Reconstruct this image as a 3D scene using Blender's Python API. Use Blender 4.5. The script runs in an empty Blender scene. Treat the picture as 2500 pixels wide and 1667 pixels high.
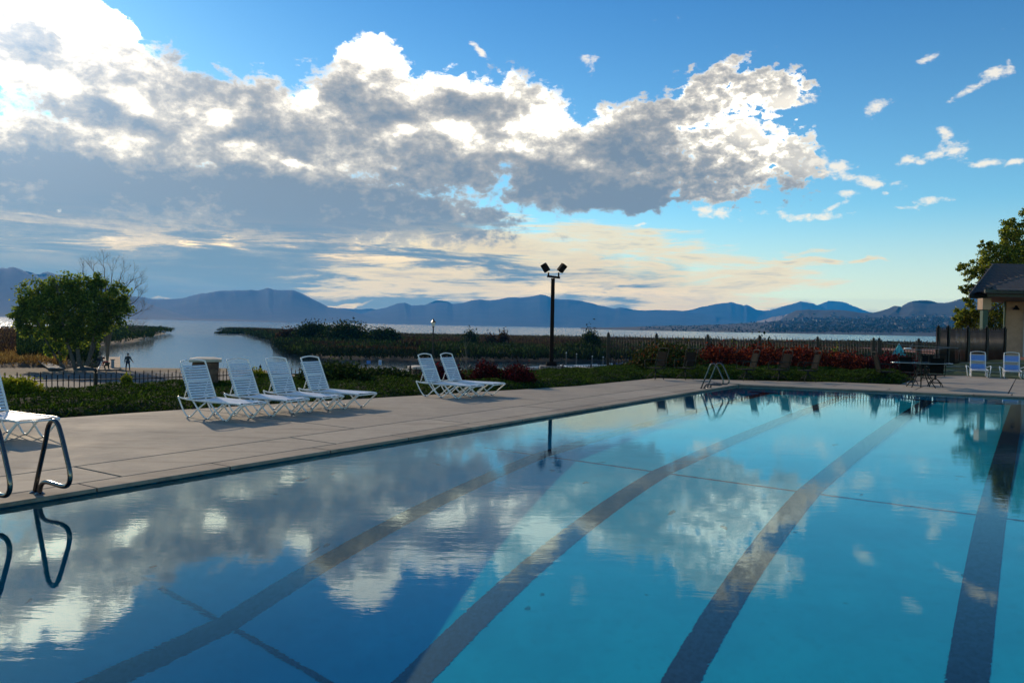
import bpy, bmesh, math, random
import numpy as np
from mathutils import Vector, Matrix, noise as mnoise

SC = bpy.context.scene
COL = SC.collection
RND = random.Random(7)
NR = np.random.default_rng(11)
rad = math.radians

# ------------------------------------------------------------------ camera
FOC, PITCH, ROLL, EYE = 1950.0, rad(1.13), rad(1.09), 1.65
_f = Vector((0, math.cos(PITCH), -math.sin(PITCH)))
_r0 = Vector((1, 0, 0)); _u0 = Vector((0, math.sin(PITCH), math.cos(PITCH)))
_r = _r0 * math.cos(ROLL) + _u0 * math.sin(ROLL)
_u = -_r0 * math.sin(ROLL) + _u0 * math.cos(ROLL)
CAM = Vector((0, 0, EYE))
cd = bpy.data.cameras.new('camera')
cd.sensor_fit = 'HORIZONTAL'; cd.sensor_width = 36.0; cd.lens = 36.0 * FOC / 2500.0
cd.clip_start = 0.05; cd.clip_end = 60000
cam = bpy.data.objects.new('camera', cd); COL.objects.link(cam)
cam.matrix_world = Matrix(((_r.x, _u.x, -_f.x, CAM.x), (_r.y, _u.y, -_f.y, CAM.y), (_r.z, _u.z, -_f.z, CAM.z), (0, 0, 0, 1)))
SC.camera = cam

def ray(px, py):
    d = _f + _r * ((px - 1250) / FOC) + _u * ((833.5 - py) / FOC)
    return d.normalized()
def gp(px, py, z=0.0):            # where the sight line through a photo point meets the level z
    d = ray(px, py); return CAM + d * ((z - EYE) / d.z)
def dp(px, py, Y):                # the point on that sight line Y metres ahead
    d = ray(px, py); return CAM + d * (Y / d.y)
def azel(px, py):
    d = ray(px, py); return math.degrees(math.atan2(d.x, d.y)), math.degrees(math.asin(d.z))

# ------------------------------------------------------------------ colour management, render
SC.view_settings.view_transform = 'Standard'; SC.view_settings.look = 'None'
SC.view_settings.exposure = 0.0; SC.view_settings.gamma = 1.0
SC.view_settings.use_curve_mapping = False
SC.render.engine = 'CYCLES'
cy = SC.cycles
cy.use_denoising = True
cy.max_bounces = 9; cy.diffuse_bounces = 3; cy.glossy_bounces = 4; cy.transmission_bounces = 6
cy.transparent_max_bounces = 12; cy.volume_bounces = 1
cy.caustics_reflective = False; cy.caustics_refractive = True
cy.sample_clamp_indirect = 3.0; cy.blur_glossy = 0.5
SUN_AZ, SUN_EL = -36.0, 23.0

# ------------------------------------------------------------------ node helper
class NT:
    def __init__(s, tree): s.t = tree; s.n = tree.nodes; s.l = tree.links
    def new(s, ty, **kw):
        n = s.n.new(ty)
        for k, v in kw.items(): setattr(n, k, v)
        return n
    def put(s, sock, v):
        if v is None: return
        if isinstance(v, bpy.types.NodeSocket): s.l.new(v, sock)
        else:
            if sock.type == 'RGBA' and not isinstance(v, (int, float)) and len(v) == 3: v = (*v, 1.0)
            sock.default_value = v
    def m(s, op, a, b=None, c=None, clamp=False):
        n = s.new('ShaderNodeMath', operation=op); n.use_clamp = clamp
        s.put(n.inputs[0], a); s.put(n.inputs[1], b); s.put(n.inputs[2], c)
        return n.outputs[0]
    def v(s, op, a, b=None, sc=None):
        n = s.new('ShaderNodeVectorMath', operation=op)
        s.put(n.inputs[0], a); s.put(n.inputs[1], b)
        if sc is not None: s.put(n.inputs['Scale'], sc)
        return n.outputs['Value'] if op in ('LENGTH', 'DOT_PRODUCT', 'DISTANCE') else n.outputs[0]
    def mr(s, v, a, b, c=0.0, d=1.0, smooth=True):
        n = s.new('ShaderNodeMapRange'); n.interpolation_type = 'SMOOTHSTEP' if smooth else 'LINEAR'
        for i, q in enumerate((v, a, b, c, d)): s.put(n.inputs[i], q)
        return n.outputs[0]
    def mix(s, f, a, b, blend='MIX'):
        n = s.new('ShaderNodeMix', data_type='RGBA', blend_type=blend)
        s.put(n.inputs[0], f); s.put(n.inputs[6], a); s.put(n.inputs[7], b)
        return n.outputs[2]
    def noise(s, vec, scale, detail=4.0, rough=0.55, dist=0.0, dim='3D', lac=2.0):
        n = s.new('ShaderNodeTexNoise', noise_dimensions=dim)
        s.put(n.inputs['Vector'], vec); s.put(n.inputs['Scale'], scale); s.put(n.inputs['Detail'], detail)
        s.put(n.inputs['Roughness'], rough); s.put(n.inputs['Distortion'], dist); s.put(n.inputs['Lacunarity'], lac)
        return n.outputs[0]
    def mapping(s, vec, loc=(0, 0, 0), rot=(0, 0, 0), scale=(1, 1, 1), ty='POINT'):
        n = s.new('ShaderNodeMapping', vector_type=ty)
        s.put(n.inputs[0], vec); s.put(n.inputs[1], loc); s.put(n.inputs[2], rot); s.put(n.inputs[3], scale)
        return n.outputs[0]
    def ramp(s, f, stops, interp='LINEAR'):
        n = s.new('ShaderNodeValToRGB'); n.color_ramp.interpolation = interp
        e = n.color_ramp.elements
        while len(e) < len(stops): e.new(0.5)
        for q, (p, c) in zip(e, stops): q.position = p; q.color = (*c, 1) if len(c) == 3 else c
        s.put(n.inputs[0], f); return n.outputs[0]
    def comb(s, x, y, z=0.0):
        n = s.new('ShaderNodeCombineXYZ')
        for i, q in enumerate((x, y, z)): s.put(n.inputs[i], q)
        return n.outputs[0]
    def sep(s, v):
        n = s.new('ShaderNodeSeparateXYZ'); s.put(n.inputs[0], v); return n.outputs
# ------------------------------------------------------------------ world: sky with clouds
w = bpy.data.worlds.new('World'); SC.world = w; w.use_nodes = True
w.node_tree.nodes.clear()
T = NT(w.node_tree)
sky = T.new('ShaderNodeTexSky', sky_type='NISHITA')
sky.sun_disc = False; sky.sun_elevation = rad(SUN_EL); sky.sun_rotation = rad(SUN_AZ)
sky.altitude = 1400; sky.air_density = 1.0; sky.dust_density = 0.6; sky.ozone_density = 2.0
D = T.new('ShaderNodeTexCoord').outputs['Generated']
dx, dy, dz = T.sep(D)
az = T.m('MULTIPLY', T.m('ARCTAN2', dx, dy), 57.29578)
el = T.m('MULTIPLY', T.m('ARCSINE', dz), 57.29578)
AE = T.comb(az, el, 1.0)

def blob(vec, px, py, rx, ry, rot=0.0, soft=0.0):
    """1 inside an ellipse given by photo point, photo radii (px) and tilt, falling to 0 at its rim"""
    a, e = azel(px, py); k = math.degrees(1 / FOC)
    kk = math.cos(rad(a)) ** 2
    sx, sy = rx * k * kk, ry * k * math.cos(rad(a)); c, q = math.cos(rad(rot)), math.sin(rad(rot))
    v1 = (c / sx, q / sx, -(a * c + e * q) / sx); v2 = (-q / sy, c / sy, -(e * c - a * q) / sy)
    d1 = T.v('DOT_PRODUCT', vec, v1); d2 = T.v('DOT_PRODUCT', vec, v2)
    n = T.m('SQRT', T.m('MULTIPLY_ADD', d1, d1, T.m('MULTIPLY', d2, d2)))
    return T.mr(n, 1.0, soft, 0.0, 1.0)

warpn = T.new('ShaderNodeTexNoise', noise_dimensions='3D')
T.put(warpn.inputs['Vector'], AE); T.put(warpn.inputs['Scale'], 0.22); T.put(warpn.inputs['Detail'], 3.0)
wv = T.v('SUBTRACT', warpn.outputs['Color'], (0.5, 0.5, 0.5))
AEw = T.v('ADD', AE, T.v('MULTIPLY', wv, (5.0, 3.6, 0)))

# big masses (photo px): x, y, rx, ry, tilt
def union(vec, items, kx=1.0, ky=1.0, soft=0.25):
    o = None
    for (x, y, rx, ry, r) in items:
        b = blob(vec, x, y, rx * kx, ry * ky, r, soft)
        o = b if o is None else T.m('MAXIMUM', o, b)
    return o
# noise fields
npuff = T.noise(T.v('MULTIPLY', AE, (0.36, 0.52, 0)), 1.0, 8.0, 0.64, 0.25)
nfine = T.noise(T.v('MULTIPLY', AE, (1.1, 1.7, 0)), 1.0, 6.0, 0.6, 0.2)
pf = T.m('SUBTRACT', npuff, 0.5)
def over_(ccol, alpha, c2, a2):
    na = T.m('ADD', a2, T.m('MULTIPLY', alpha, T.m('SUBTRACT', 1.0, a2)))
    return T.mix(T.m('DIVIDE', a2, T.m('MAXIMUM', na, 1e-4)), ccol, c2), na
# veil under the bank
VEIL = [(200, 820, 1500, 380, -2), (620, 570, 900, 110, -2), (1000, 800, 900, 210, 3), (1600, 830, 700, 80, 3)]
veil = union(AEw, VEIL, 1.0, 1.0, 0.72)
nstr = T.noise(T.mapping(AE, (3, 7, 0), (0, 0, rad(5)), (0.11, 0.95, 1)), 1.0, 9.0, 0.68, 0.35)
sv = T.mr(nstr, 0.42, 0.62)
LINES = [(60, 530, 260, 9, -3), (330, 560, 240, 11, -9), (600, 605, 260, 12, -7), (820, 628, 260, 9, -4), (1000, 575, 330, 30, -4), (880, 650, 220, 6, -3)]
sv = T.m('MAXIMUM', sv, T.m('MULTIPLY', union(T.v('ADD', AE, T.v('MULTIPLY', wv, (1.5, 1.1, 0))), LINES, 1.0, 1.2, 0.0), T.mr(nstr, 0.36, 0.56)))
low_left = T.mr(el, 5.2, 3.0)
sv = T.m('MULTIPLY', sv, T.m('SUBTRACT', 1.0, T.m('MULTIPLY', T.m('MULTIPLY', low_left, T.mr(az, 2.0, -12.0)), 0.85)))
cv = T.ramp(sv, [(0.0, (0.17, 0.25, 0.36)), (0.4, (0.30, 0.34, 0.40)), (0.7, (0.85, 0.68, 0.48)), (1.0, (1.7, 1.28, 0.80))])
alpha = T.m('MULTIPLY', veil, 0.97)
ccol = cv
STREAK = [(1250, 590, 650, 90, -4), (870, 738, 110, 12, 0), (395, 728, 60, 9, 0), (1100, 700, 500, 60, -3), (1500, 650, 620, 95, -3), (1600, 735, 560, 45, 0),
          (1800, 690, 330, 60, 0), (1950, 615, 130, 18, 0), (1950, 640, 150, 12, -5), (2120, 638, 90, 8, 3)]
streak = union(AEw, STREAK, 1.1, 1.3, 0.15)
dens_s = T.m('ADD', T.m('MULTIPLY_ADD', streak, 0.8, -0.34), T.m('MULTIPLY', T.m('SUBTRACT', nstr, 0.5), 3.0))
a_s = T.m('MULTIPLY', T.mr(dens_s, -0.05, 0.45), T.mr(streak, 0.0, 0.3))
cs_ = T.ramp(T.mr(dens_s, 0.0, 1.1), [(0.0, (1.1, 0.92, 0.62)), (0.45, (1.05, 0.86, 0.56)), (1.0, (0.50, 0.48, 0.48))])
ccol, alpha = over_(ccol, alpha, cs_, T.m('MULTIPLY', a_s, 0.85))
# the bank
BANK = [(60, 100, 330, 170, 0), (230, 60, 170, 80, -12), (320, 250, 420, 200, -14), (600, 330, 520, 200, -10), (150, 450, 700, 260, 0),
        (920, 160, 140, 85, -8), (1010, 330, 520, 190, -6), (1180, 290, 300, 140, -8), (1330, 360, 400, 150, -8),
        (700, 500, 860, 150, -2), (1430, 460, 400, 80, -3), (1570, 330, 200, 120, 0),
        (1720, 190, 170, 75, 10), (1850, 235, 190, 60, 12), (1680, 260, 180, 90, 0), (1780, 370, 270, 140, -12), (1560, 420, 260, 130, 0),
        (1930, 395, 120, 45, -14), (1700, 470, 150, 75, -14)]
bank = union(AEw, BANK, 1.1, 1.12, 0.2)
dens_b = T.m('ADD', T.m('MULTIPLY_ADD', bank, 1.5, -0.46), T.m('ADD', T.m('MULTIPLY', pf, 2.3), T.m('MULTIPLY', T.m('SUBTRACT', nfine, 0.5), 1.3)))
dens_b = T.m('ADD', dens_b, T.m('MULTIPLY', T.mr(az, 4.0, 14.0), T.m('SUBTRACT', T.m('MULTIPLY', T.m('SUBTRACT', nfine, 0.5), 1.9), 0.10)))
a_b = T.m('MULTIPLY', T.mr(dens_b, 0.0, 0.48), T.m('MAXIMUM', T.mr(T.m('ADD', el, T.m('MULTIPLY', T.m('SUBTRACT', nstr, 0.5), 9.0)), 3.6, 7.6), T.mr(az, 2.0, 12.0)))
a_b = T.m('MULTIPLY', a_b, T.mr(bank, 0.02, 0.22))
# the lie of bellies (slate) and gaps where the sun shines through (bright)
BELLY = [(70, 130, 190, 70, 0), (480, 170, 320, 90, -12), (260, 270, 260, 45, 0), (100, 430, 520, 110, 0), (640, 330, 220, 60, 0),
         (900, 260, 260, 45, -8), (700, 470, 620, 90, -3), (1300, 440, 520, 70, -4), (1480, 360, 240, 75, 0),
         (1450, 490, 300, 35, -2), (1990, 405, 150, 26, -12), (950, 560, 480, 28, 0), (1180, 250, 150, 35, 0)]
belly = union(AEw, BELLY, 1.0, 1.0, 0.0)
GAP = [(110, 200, 130, 30, -4), (330, 235, 110, 36, -14), (170, 30, 260, 60, -10), (920, 130, 140, 55, -8), (1100, 180, 200, 30, -6),
       (760, 250, 50, 40, 0), (1000, 310, 90, 30, 0), (600, 360, 70, 20, 0), (730, 385, 60, 16, 0), (1290, 290, 120, 50, 0), (1120, 300, 90, 40, 0),
       (1260, 350, 120, 40, 0), (560, 290, 60, 40, 0)]
gap = union(AEw, GAP, 1.15, 1.15, 0.0)

nbel = T.noise(T.v('MULTIPLY', AE, (0.15, 0.26, 0)), 1.0, 6.0, 0.50, 0.3)
# brightness of the banked cloud
shade = T.m('MULTIPLY_ADD', T.mr(dens_b, 0.1, 1.3, smooth=False), 0.50, 0.06)
shade = T.m('ADD', shade, T.m('MULTIPLY', T.mr(el, 12.5, 8.0), 0.45))
shade = T.m('ADD', shade, T.m('MULTIPLY', belly, 0.42))
shade = T.m('SUBTRACT', shade, T.m('MULTIPLY', gap, 0.62))
shade = T.m('ADD', shade, T.m('MULTIPLY', T.m('SUBTRACT', nbel, 0.5), 1.25))
shade = T.m('ADD', shade, T.m('MULTIPLY', pf, 0.9))
shade = T.m('ADD', shade, T.m('MULTIPLY', T.m('SUBTRACT', nfine, 0.5), 0.55))
shade = T.m('SUBTRACT', shade, T.m('MULTIPLY', T.mr(az, 8.0, 18.0), 0.10))
cb = T.ramp(shade, [(0.0, (2.3, 2.1, 1.8)), (0.12, (1.15, 1.07, 0.96)), (0.28, (0.80, 0.75, 0.70)), (0.42, (0.60, 0.575, 0.56)), (0.62, (0.40, 0.41, 0.44)), (1.0, (0.23, 0.29, 0.38))])
ccol, alpha = over_(ccol, alpha, cb, a_b)
# small clouds
SMALL = [(1990, 405, 190, 44, -14), (2120, 440, 130, 28, -10), (1930, 240, 110, 36, 12), (1860, 320, 150, 50, -10), (1740, 520, 130, 30, -12), (2060, 470, 60, 14, 0), (1440, 148, 62, 30, -28), (2128, 272, 52, 30, 42), (2430, 185, 70, 28, 8), (2370, 225, 80, 18, 32), (2340, 365, 80, 38, -22),
         (2420, 392, 130, 20, -6), (2270, 385, 110, 22, 6), (2255, 145, 45, 16, 10), (2160, 468, 35, 13, 0), (1960, 522, 170, 18, -3),
         (2280, 495, 90, 18, 10), (2210, 510, 80, 10, 0), (1170, 120, 50, 12, -30), (2030, 500, 50, 14, 20), (1560, 552, 60, 7, 0),
         (2315, 325, 40, 24, -30), (2480, 395, 60, 14, 0)]
small = union(T.v('ADD', AE, T.v('MULTIPLY', wv, (1.6, 1.2, 0))), SMALL, 1.2, 1.25, 0.0)
dens_k = T.m('ADD', T.m('MULTIPLY_ADD', small, 1.15, -0.55), T.m('ADD', T.m('MULTIPLY', pf, 2.0), T.m('MULTIPLY', T.m('SUBTRACT', nfine, 0.5), 2.4)))
a_k = T.mr(dens_k, 0.0, 0.75)
ck = T.ramp(T.m('MULTIPLY_ADD', dens_k, 0.5, T.m('MULTIPLY', pf, 0.8)), [(0.0, (1.15, 1.08, 1.0)), (0.5, (1.2, 1.1, 0.98)), (1.0, (0.65, 0.65, 0.68))])
ccol, alpha = over_(ccol, alpha, ck, T.m('MULTIPLY', a_k, 0.9))
nbig = T.noise(T.v('MULTIPLY', AE, (0.085, 0.15, 0)), 1.0, 9.0, 0.62, 0.15)
# elsewhere round the sky: scattered clouds of the same kind
behind = T.mr(T.m('ABSOLUTE', az), 38.0, 60.0)
wild = T.m('MULTIPLY', T.mr(nbig, 0.50, 0.66), behind)
over = T.mr(el, 30.0, 45.0)
wild = T.m('MAXIMUM', wild, T.m('MULTIPLY', T.mr(nbig, 0.55, 0.75), over))
wild = T.m('MULTIPLY', wild, T.mr(el, 0.0, 6.0))
dens_w = T.m('ADD', T.m('MULTIPLY_ADD', wild, 1.2, -0.55), T.m('MULTIPLY', pf, 1.6))
a_w = T.mr(dens_w, 0.0, 0.4)
ccol, alpha = over_(ccol, alpha, T.ramp(T.m('MULTIPLY', dens_w, 0.7), [(0.0, (0.85, 0.8, 0.75)), (1.0, (0.38, 0.40, 0.45))]), T.m('MULTIPLY', a_w, 0.9))
# warm towards the horizon
warm = T.mr(el, 7.0, 1.0)
ccol = T.mix(T.m('MULTIPLY', warm, 0.5), ccol, T.mix(1.0, ccol, (0.98, 0.80, 0.66, 1), 'MULTIPLY'))
# forward glow round the hidden sun
sd = (math.sin(rad(SUN_AZ)) * math.cos(rad(SUN_EL)), math.cos(rad(SUN_AZ)) * math.cos(rad(SUN_EL)), math.sin(rad(SUN_EL)))
cs = T.m('MAXIMUM', T.v('DOT_PRODUCT', D, sd), 0.0)
glow = T.m('ADD', T.m('MULTIPLY', T.m('POWER', cs, 60.0), 1.6), T.m('MULTIPLY', T.m('POWER', cs, 9.0), 0.35))
ccol = T.v('SCALE', ccol, sc=T.m('ADD', 0.82, glow))
skyc = T.v('SCALE', sky.outputs[0], sc=0.10)
skyc = T.v('MULTIPLY', skyc, T.comb(T.mr(el, 6.0, 27.0, 0.80, 0.34), T.mr(el, 6.0, 27.0, 1.28, 0.86), T.mr(el, 6.0, 27.0, 1.38, 1.28)))
hz = T.mr(el, 9.0, 0.0)
skyc = T.mix(T.m('MULTIPLY', hz, 0.8), skyc, (0.85, 0.76, 0.58, 1))
tot = T.mix(alpha, skyc, ccol)
# the far sky is brighter than the air in front of it
tau = T.m('DIVIDE', 0.0470, T.m('MAXIMUM', dz, 0.040))
boost = T.m('POWER', 2.71828, tau)
tot = T.v('MULTIPLY', tot, T.comb(boost, T.m('MULTIPLY_ADD', T.m('SUBTRACT', boost, 1.0), 0.92, 1.0), T.m('MULTIPLY_ADD', T.m('SUBTRACT', boost, 1.0), 0.46, 1.0)))
bg = T.new('ShaderNodeBackground'); T.put(bg.inputs[0], T.v('SCALE', tot, sc=10.0)); bg.inputs[1].default_value = 0.10
T.l.new(bg.outputs[0], T.new('ShaderNodeOutputWorld').inputs[0])
w.cycles.sampling_method = 'MANUAL'; w.cycles.sample_map_resolution = 1024

# ------------------------------------------------------------------ sun
sl = bpy.data.lights.new('sun', 'SUN'); sl.energy = 4.0; sl.angle = rad(1.1); sl.color = (1.0, 0.80, 0.56)
sun = bpy.data.objects.new('sun', sl); COL.objects.link(sun)
sun.rotation_euler = Vector(sd).to_track_quat('Z', 'Y').to_euler()
# ------------------------------------------------------------------ materials
MATS = {}
def mat(name, color, rough=0.6, metal=0.0, bump=0.0, bscale=20.0, var=0.0, vscale=5.0, col2=None, spec=0.5, coords='Object', trans=0.0, seed=0.0):
    """principled material with colour mottling and fine relief; trans>0 adds light passing through a leaf"""
    if name in MATS: return MATS[name]
    m = bpy.data.materials.new(name); m.use_nodes = True; m.node_tree.nodes.clear(); MATS[name] = m
    t = NT(m.node_tree)
    b = t.new('ShaderNodeBsdfPrincipled')
    o = t.new('ShaderNodeOutputMaterial')
    b.inputs['Roughness'].default_value = rough; b.inputs['Metallic'].default_value = metal
    b.inputs['Specular IOR Level'].default_value = spec
    tc = t.new('ShaderNodeTexCoord').outputs[coords]
    c = (*color, 1)
    if var > 0:
        if seed: tc2 = t.v('ADD', tc, (seed, seed, seed))
        else: tc2 = tc
        n = t.noise(tc2, vscale, 5.0, 0.6)
        c2 = col2 if col2 else tuple(min(1, q * (1 + var)) for q in color)
        c1 = color if col2 else tuple(q * (1 - var) for q in color)
        c = t.mix(t.mr(n, 0.32, 0.68), (*c1, 1), (*c2, 1))
    t.put(b.inputs['Base Color'], c)
    if bump > 0:
        bn = t.new('ShaderNodeBump'); bn.inputs['Strength'].default_value = bump; bn.inputs['Distance'].default_value = 0.01
        t.put(bn.inputs['Height'], t.noise(tc, bscale, 5.0, 0.6)); t.l.new(bn.outputs[0], b.inputs['Normal'])
    out = b.outputs[0]
    if trans > 0:
        tr = t.new('ShaderNodeBsdfTranslucent'); t.put(tr.inputs[0], c if not isinstance(c, tuple) else c)
        mx = t.new('ShaderNodeMixShader'); mx.inputs[0].default_value = trans
        t.l.new(out, mx.inputs[1]); t.l.new(tr.outputs[0], mx.inputs[2]); out = mx.outputs[0]
    t.l.new(out, o.inputs[0])
    return m
def leafmat(name, c1, c2, trans=0.4, c3=None, rough=0.55):
    """leaf colours vary leaf by leaf (random per island)"""
    if name in MATS: return MATS[name]
    m = bpy.data.materials.new(name); m.use_nodes = True; m.node_tree.nodes.clear(); MATS[name] = m
    t = NT(m.node_tree)
    g = t.new('ShaderNodeNewGeometry')
    stops = [(0.0, c1), (0.75, c2), (1.0, c3 or c2)]
    c = t.ramp(g.outputs['Random Per Island'], stops)
    b = t.new('ShaderNodeBsdfPrincipled'); t.put(b.inputs['Base Color'], c); b.inputs['Roughness'].default_value = 0.85; b.inputs['Specular IOR Level'].default_value = 0.15
    tr = t.new('ShaderNodeBsdfTranslucent'); t.put(tr.inputs[0], t.mix(1.0, c, (1.0, 1.0, 0.6, 1), 'MULTIPLY'))
    mx = t.new('ShaderNodeMixShader'); mx.inputs[0].default_value = trans
    t.l.new(b.outputs[0], mx.inputs[1]); t.l.new(tr.outputs[0], mx.inputs[2])
    t.l.new(mx.outputs[0], t.new('ShaderNodeOutputMaterial').inputs[0])
    return m

# ------------------------------------------------------------------ objects
def link(name, data, parent=None, m=None, loc=None, rot=None):
    o = bpy.data.objects.new(name, data); COL.objects.link(o)
    if m is not None and data is not None and not data.materials: data.materials.append(m)
    if parent: o.parent = parent
    if loc is not None: o.location = loc
    if rot is not None: o.rotation_euler = rot
    return o
def tag(o, label=None, cat=None, group=None, kind=None):
    if label: o['label'] = label
    if cat: o['category'] = cat
    if group: o['group'] = group
    if kind: o['kind'] = kind
    return o
def thing(name, label, cat, loc=(0, 0, 0), rz=0.0, group=None):
    o = bpy.data.objects.new(name, None); COL.objects.link(o)
    o.empty_display_size = 0.1
    o.location = loc; o.rotation_euler = (0, 0, rz)
    return tag(o, label, cat, group)
KIDS = {}
def copy_tree(o, parent=None, src=None):
    src = src or CHILD
    c = o.copy(); COL.objects.link(c)
    if parent is not None:
        c.parent = parent
    for ch in src.get(o, []): copy_tree(ch, c, src)
    return c
CHILD = {}
def index_children():
    CHILD.clear()
    for o in bpy.data.objects:
        if o.parent: CHILD.setdefault(o.parent, []).append(o)

class MB:
    """mesh builder collecting verts and faces"""
    def __init__(s): s.v = []; s.f = []
    def add(s, vs, fs):
        n = len(s.v); s.v += [tuple(q) for q in vs]; s.f += [tuple(n + i for i in f) for f in fs]; return s
    def box(s, c, d, rot=None, top=None):
        """box centred at c with size d; top=(sx,sy) scales the upper face"""
        x, y, z = d[0] / 2, d[1] / 2, d[2] / 2; tx, ty = top or (1, 1)
        vs = [(-x, -y, -z), (x, -y, -z), (x, y, -z), (-x, y, -z), (-x * tx, -y * ty, z), (x * tx, -y * ty, z), (x * tx, y * ty, z), (-x * tx, y * ty, z)]
        if rot is not None: vs = [rot @ Vector(q) for q in vs]
        vs = [(q[0] + c[0], q[1] + c[1], q[2] + c[2]) for q in vs]
        return s.add(vs, [(0, 3, 2, 1), (4, 5, 6, 7), (0, 1, 5, 4), (1, 2, 6, 5), (2, 3, 7, 6), (3, 0, 4, 7)])
    def tube(s, pts, r, n=8, caps=True, closed=False):
        pts = [Vector(p) for p in pts]; N = len(pts)
        rr = r if isinstance(r, (list, tuple)) else [r] * N
        vs = []; prev = None
        for i, p in enumerate(pts):
            if closed: d = (pts[(i + 1) % N] - pts[i - 1])
            else: d = pts[min(i + 1, N - 1)] - pts[max(i - 1, 0)]
            if d.length < 1e-9: d = Vector((0, 0, 1))
            d.normalize()
            if prev is None:
                a = Vector((0, 0, 1)) if abs(d.z) < 0.9 else Vector((1, 0, 0))
                prev = (a - d * a.dot(d)).normalized()
            else:
                prev = (prev - d * prev.dot(d))
                prev = prev.normalized() if prev.length > 1e-6 else d.orthogonal().normalized()
            q = d.cross(prev)
            for k in range(n):
                an = 2 * math.pi * k / n
                vs.append(p + (prev * math.cos(an) + q * math.sin(an)) * rr[i])
        fs = []
        for i in range(N if closed else N - 1):
            j = (i + 1) % N
            for k in range(n):
                fs.append((i * n + k, i * n + (k + 1) % n, j * n + (k + 1) % n, j * n + k))
        if caps and not closed:
            fs.append(tuple(reversed(range(n)))); fs.append(tuple((N - 1) * n + k for k in range(n)))
        return s.add(vs, fs)
    def lathe(s, prof, n=12, c=(0, 0, 0)):
        """prof: list of (radius, z)"""
        vs = []; fs = []
        for r, z in prof:
            for k in range(n):
                a = 2 * math.pi * k / n; vs.append((c[0] + r * math.cos(a), c[1] + r * math.sin(a), c[2] + z))
        for i in range(len(prof) - 1):
            for k in range(n): fs.append((i * n + k, i * n + (k + 1) % n, (i + 1) * n + (k + 1) % n, (i + 1) * n + k))
        fs.append(tuple(reversed(range(n)))); fs.append(tuple((len(prof) - 1) * n + k for k in range(n)))
        return s.add(vs, fs)
    def prism(s, poly, z0, z1):
        """vertical prism over a counter-clockwise polygon"""
        n = len(poly); vs = [(p[0], p[1], z0) for p in poly] + [(p[0], p[1], z1) for p in poly]
        fs = [tuple(reversed(range(n))), tuple(range(n, 2 * n))] + [(i, (i + 1) % n, n + (i + 1) % n, n + i) for i in range(n)]
        return s.add(vs, fs)
    def mesh(s, name, smooth=False):
        me = bpy.data.meshes.new(name); me.from_pydata(s.v, [], s.f)
        me.update()
        if smooth:
            me.polygons.foreach_set('use_smooth', [True] * len(me.polygons))
        return me
    def obj(s, name, m, parent=None, smooth=False, bevel=0.0, **k):
        me = s.mesh(name, smooth)
        if bevel > 0:
            bm = bmesh.new(); bm.from_mesh(me)
            bmesh.ops.bevel(bm, geom=[e for e in bm.edges if e.is_manifold and e.calc_face_angle(0) > 0.6], offset=bevel, segments=2, affect='EDGES', profile=0.5)
            bm.to_mesh(me); bm.free()
        return link(name, me, parent, m, **k)
def curve_pts(ctrl, n=8):
    """Catmull-Rom through control points"""
    P = [Vector(p) for p in ctrl]; out = []
    for i in range(len(P) - 1):
        p0 = P[max(i - 1, 0)]; p1 = P[i]; p2 = P[i + 1]; p3 = P[min(i + 2, len(P) - 1)]
        for k in range(n):
            t = k / n
            out.append(0.5 * ((2 * p1) + (p2 - p0) * t + (2 * p0 - 5 * p1 + 4 * p2 - p3) * t * t + (3 * p1 - p0 - 3 * p2 + p3) * t ** 3))
    out.append(P[-1]); return out

def quads_mesh(name, P, A, B, tri=False):
    """leaf faces: centres P, half axes A, B (numpy n x 3) as one mesh"""
    n = len(P)
    if tri:
        V = np.concatenate([P - A - B * 0.6, P + A - B * 0.6, P + B], 0).reshape(3, n, 3).transpose(1, 0, 2).reshape(-1, 3); k = 3
    else:
        V = np.stack([P - B, P + A * 0.9, P + B, P - A * 0.9], 1).reshape(-1, 3); k = 4
    me = bpy.data.meshes.new(name)
    me.vertices.add(n * k); me.vertices.foreach_set('co', V.astype(np.float32).ravel())
    me.loops.add(n * k); me.loops.foreach_set('vertex_index', np.arange(n * k, dtype=np.int32))
    me.polygons.add(n); me.polygons.foreach_set('loop_start', np.arange(0, n * k, k, dtype=np.int32))
    me.update(calc_edges=True)
    return me
def rand_dirs(n):
    v = NR.normal(size=(n, 3)); return v / np.linalg.norm(v, axis=1, keepdims=True)
def leaves(name, P, size, m, parent=None, up=0.3, aspect=0.55, tri=False, sv=0.35, axis=None):
    """scatter leaf faces at P; axis: preferred long direction"""
    n = len(P); a = rand_dirs(n)
    if axis is not None: a = a * (1 - up) + np.asarray(axis, float) * up * 1.6; a /= np.linalg.norm(a, axis=1, keepdims=True)
    b = np.cross(a, rand_dirs(n)); b /= np.maximum(np.linalg.norm(b, axis=1, keepdims=True), 1e-6)
    s = size * (1 + sv * NR.uniform(-1, 1, (n, 1)))
    return link(name, quads_mesh(name, P, b * s * aspect, a * s, tri), parent, m)
# ------------------------------------------------------------------ pool frame: s along the long side, v across
PA = rad(33.4)
U = Vector((math.sin(PA), math.cos(PA), 0)); W = Vector((math.cos(PA), -math.sin(PA), 0))
ZW = -0.05
E0 = gp(888, 1095, ZW); E0.z = 0
def P(s, v, z=0.0): q = E0 + U * s + W * v; return Vector((q.x, q.y, z))
def sv(q): d = Vector((q[0], q[1], 0)) - E0; return d.dot(U), d.dot(W)
S0, V1 = -6.72, 14.6            # near end wall, right side wall
SF0, SF1 = 16.15, 16.15 + 0.205 * 14.6   # far wall runs very slightly off square
def far(v): return SF0 + (SF1 - SF0) * v / V1

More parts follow.
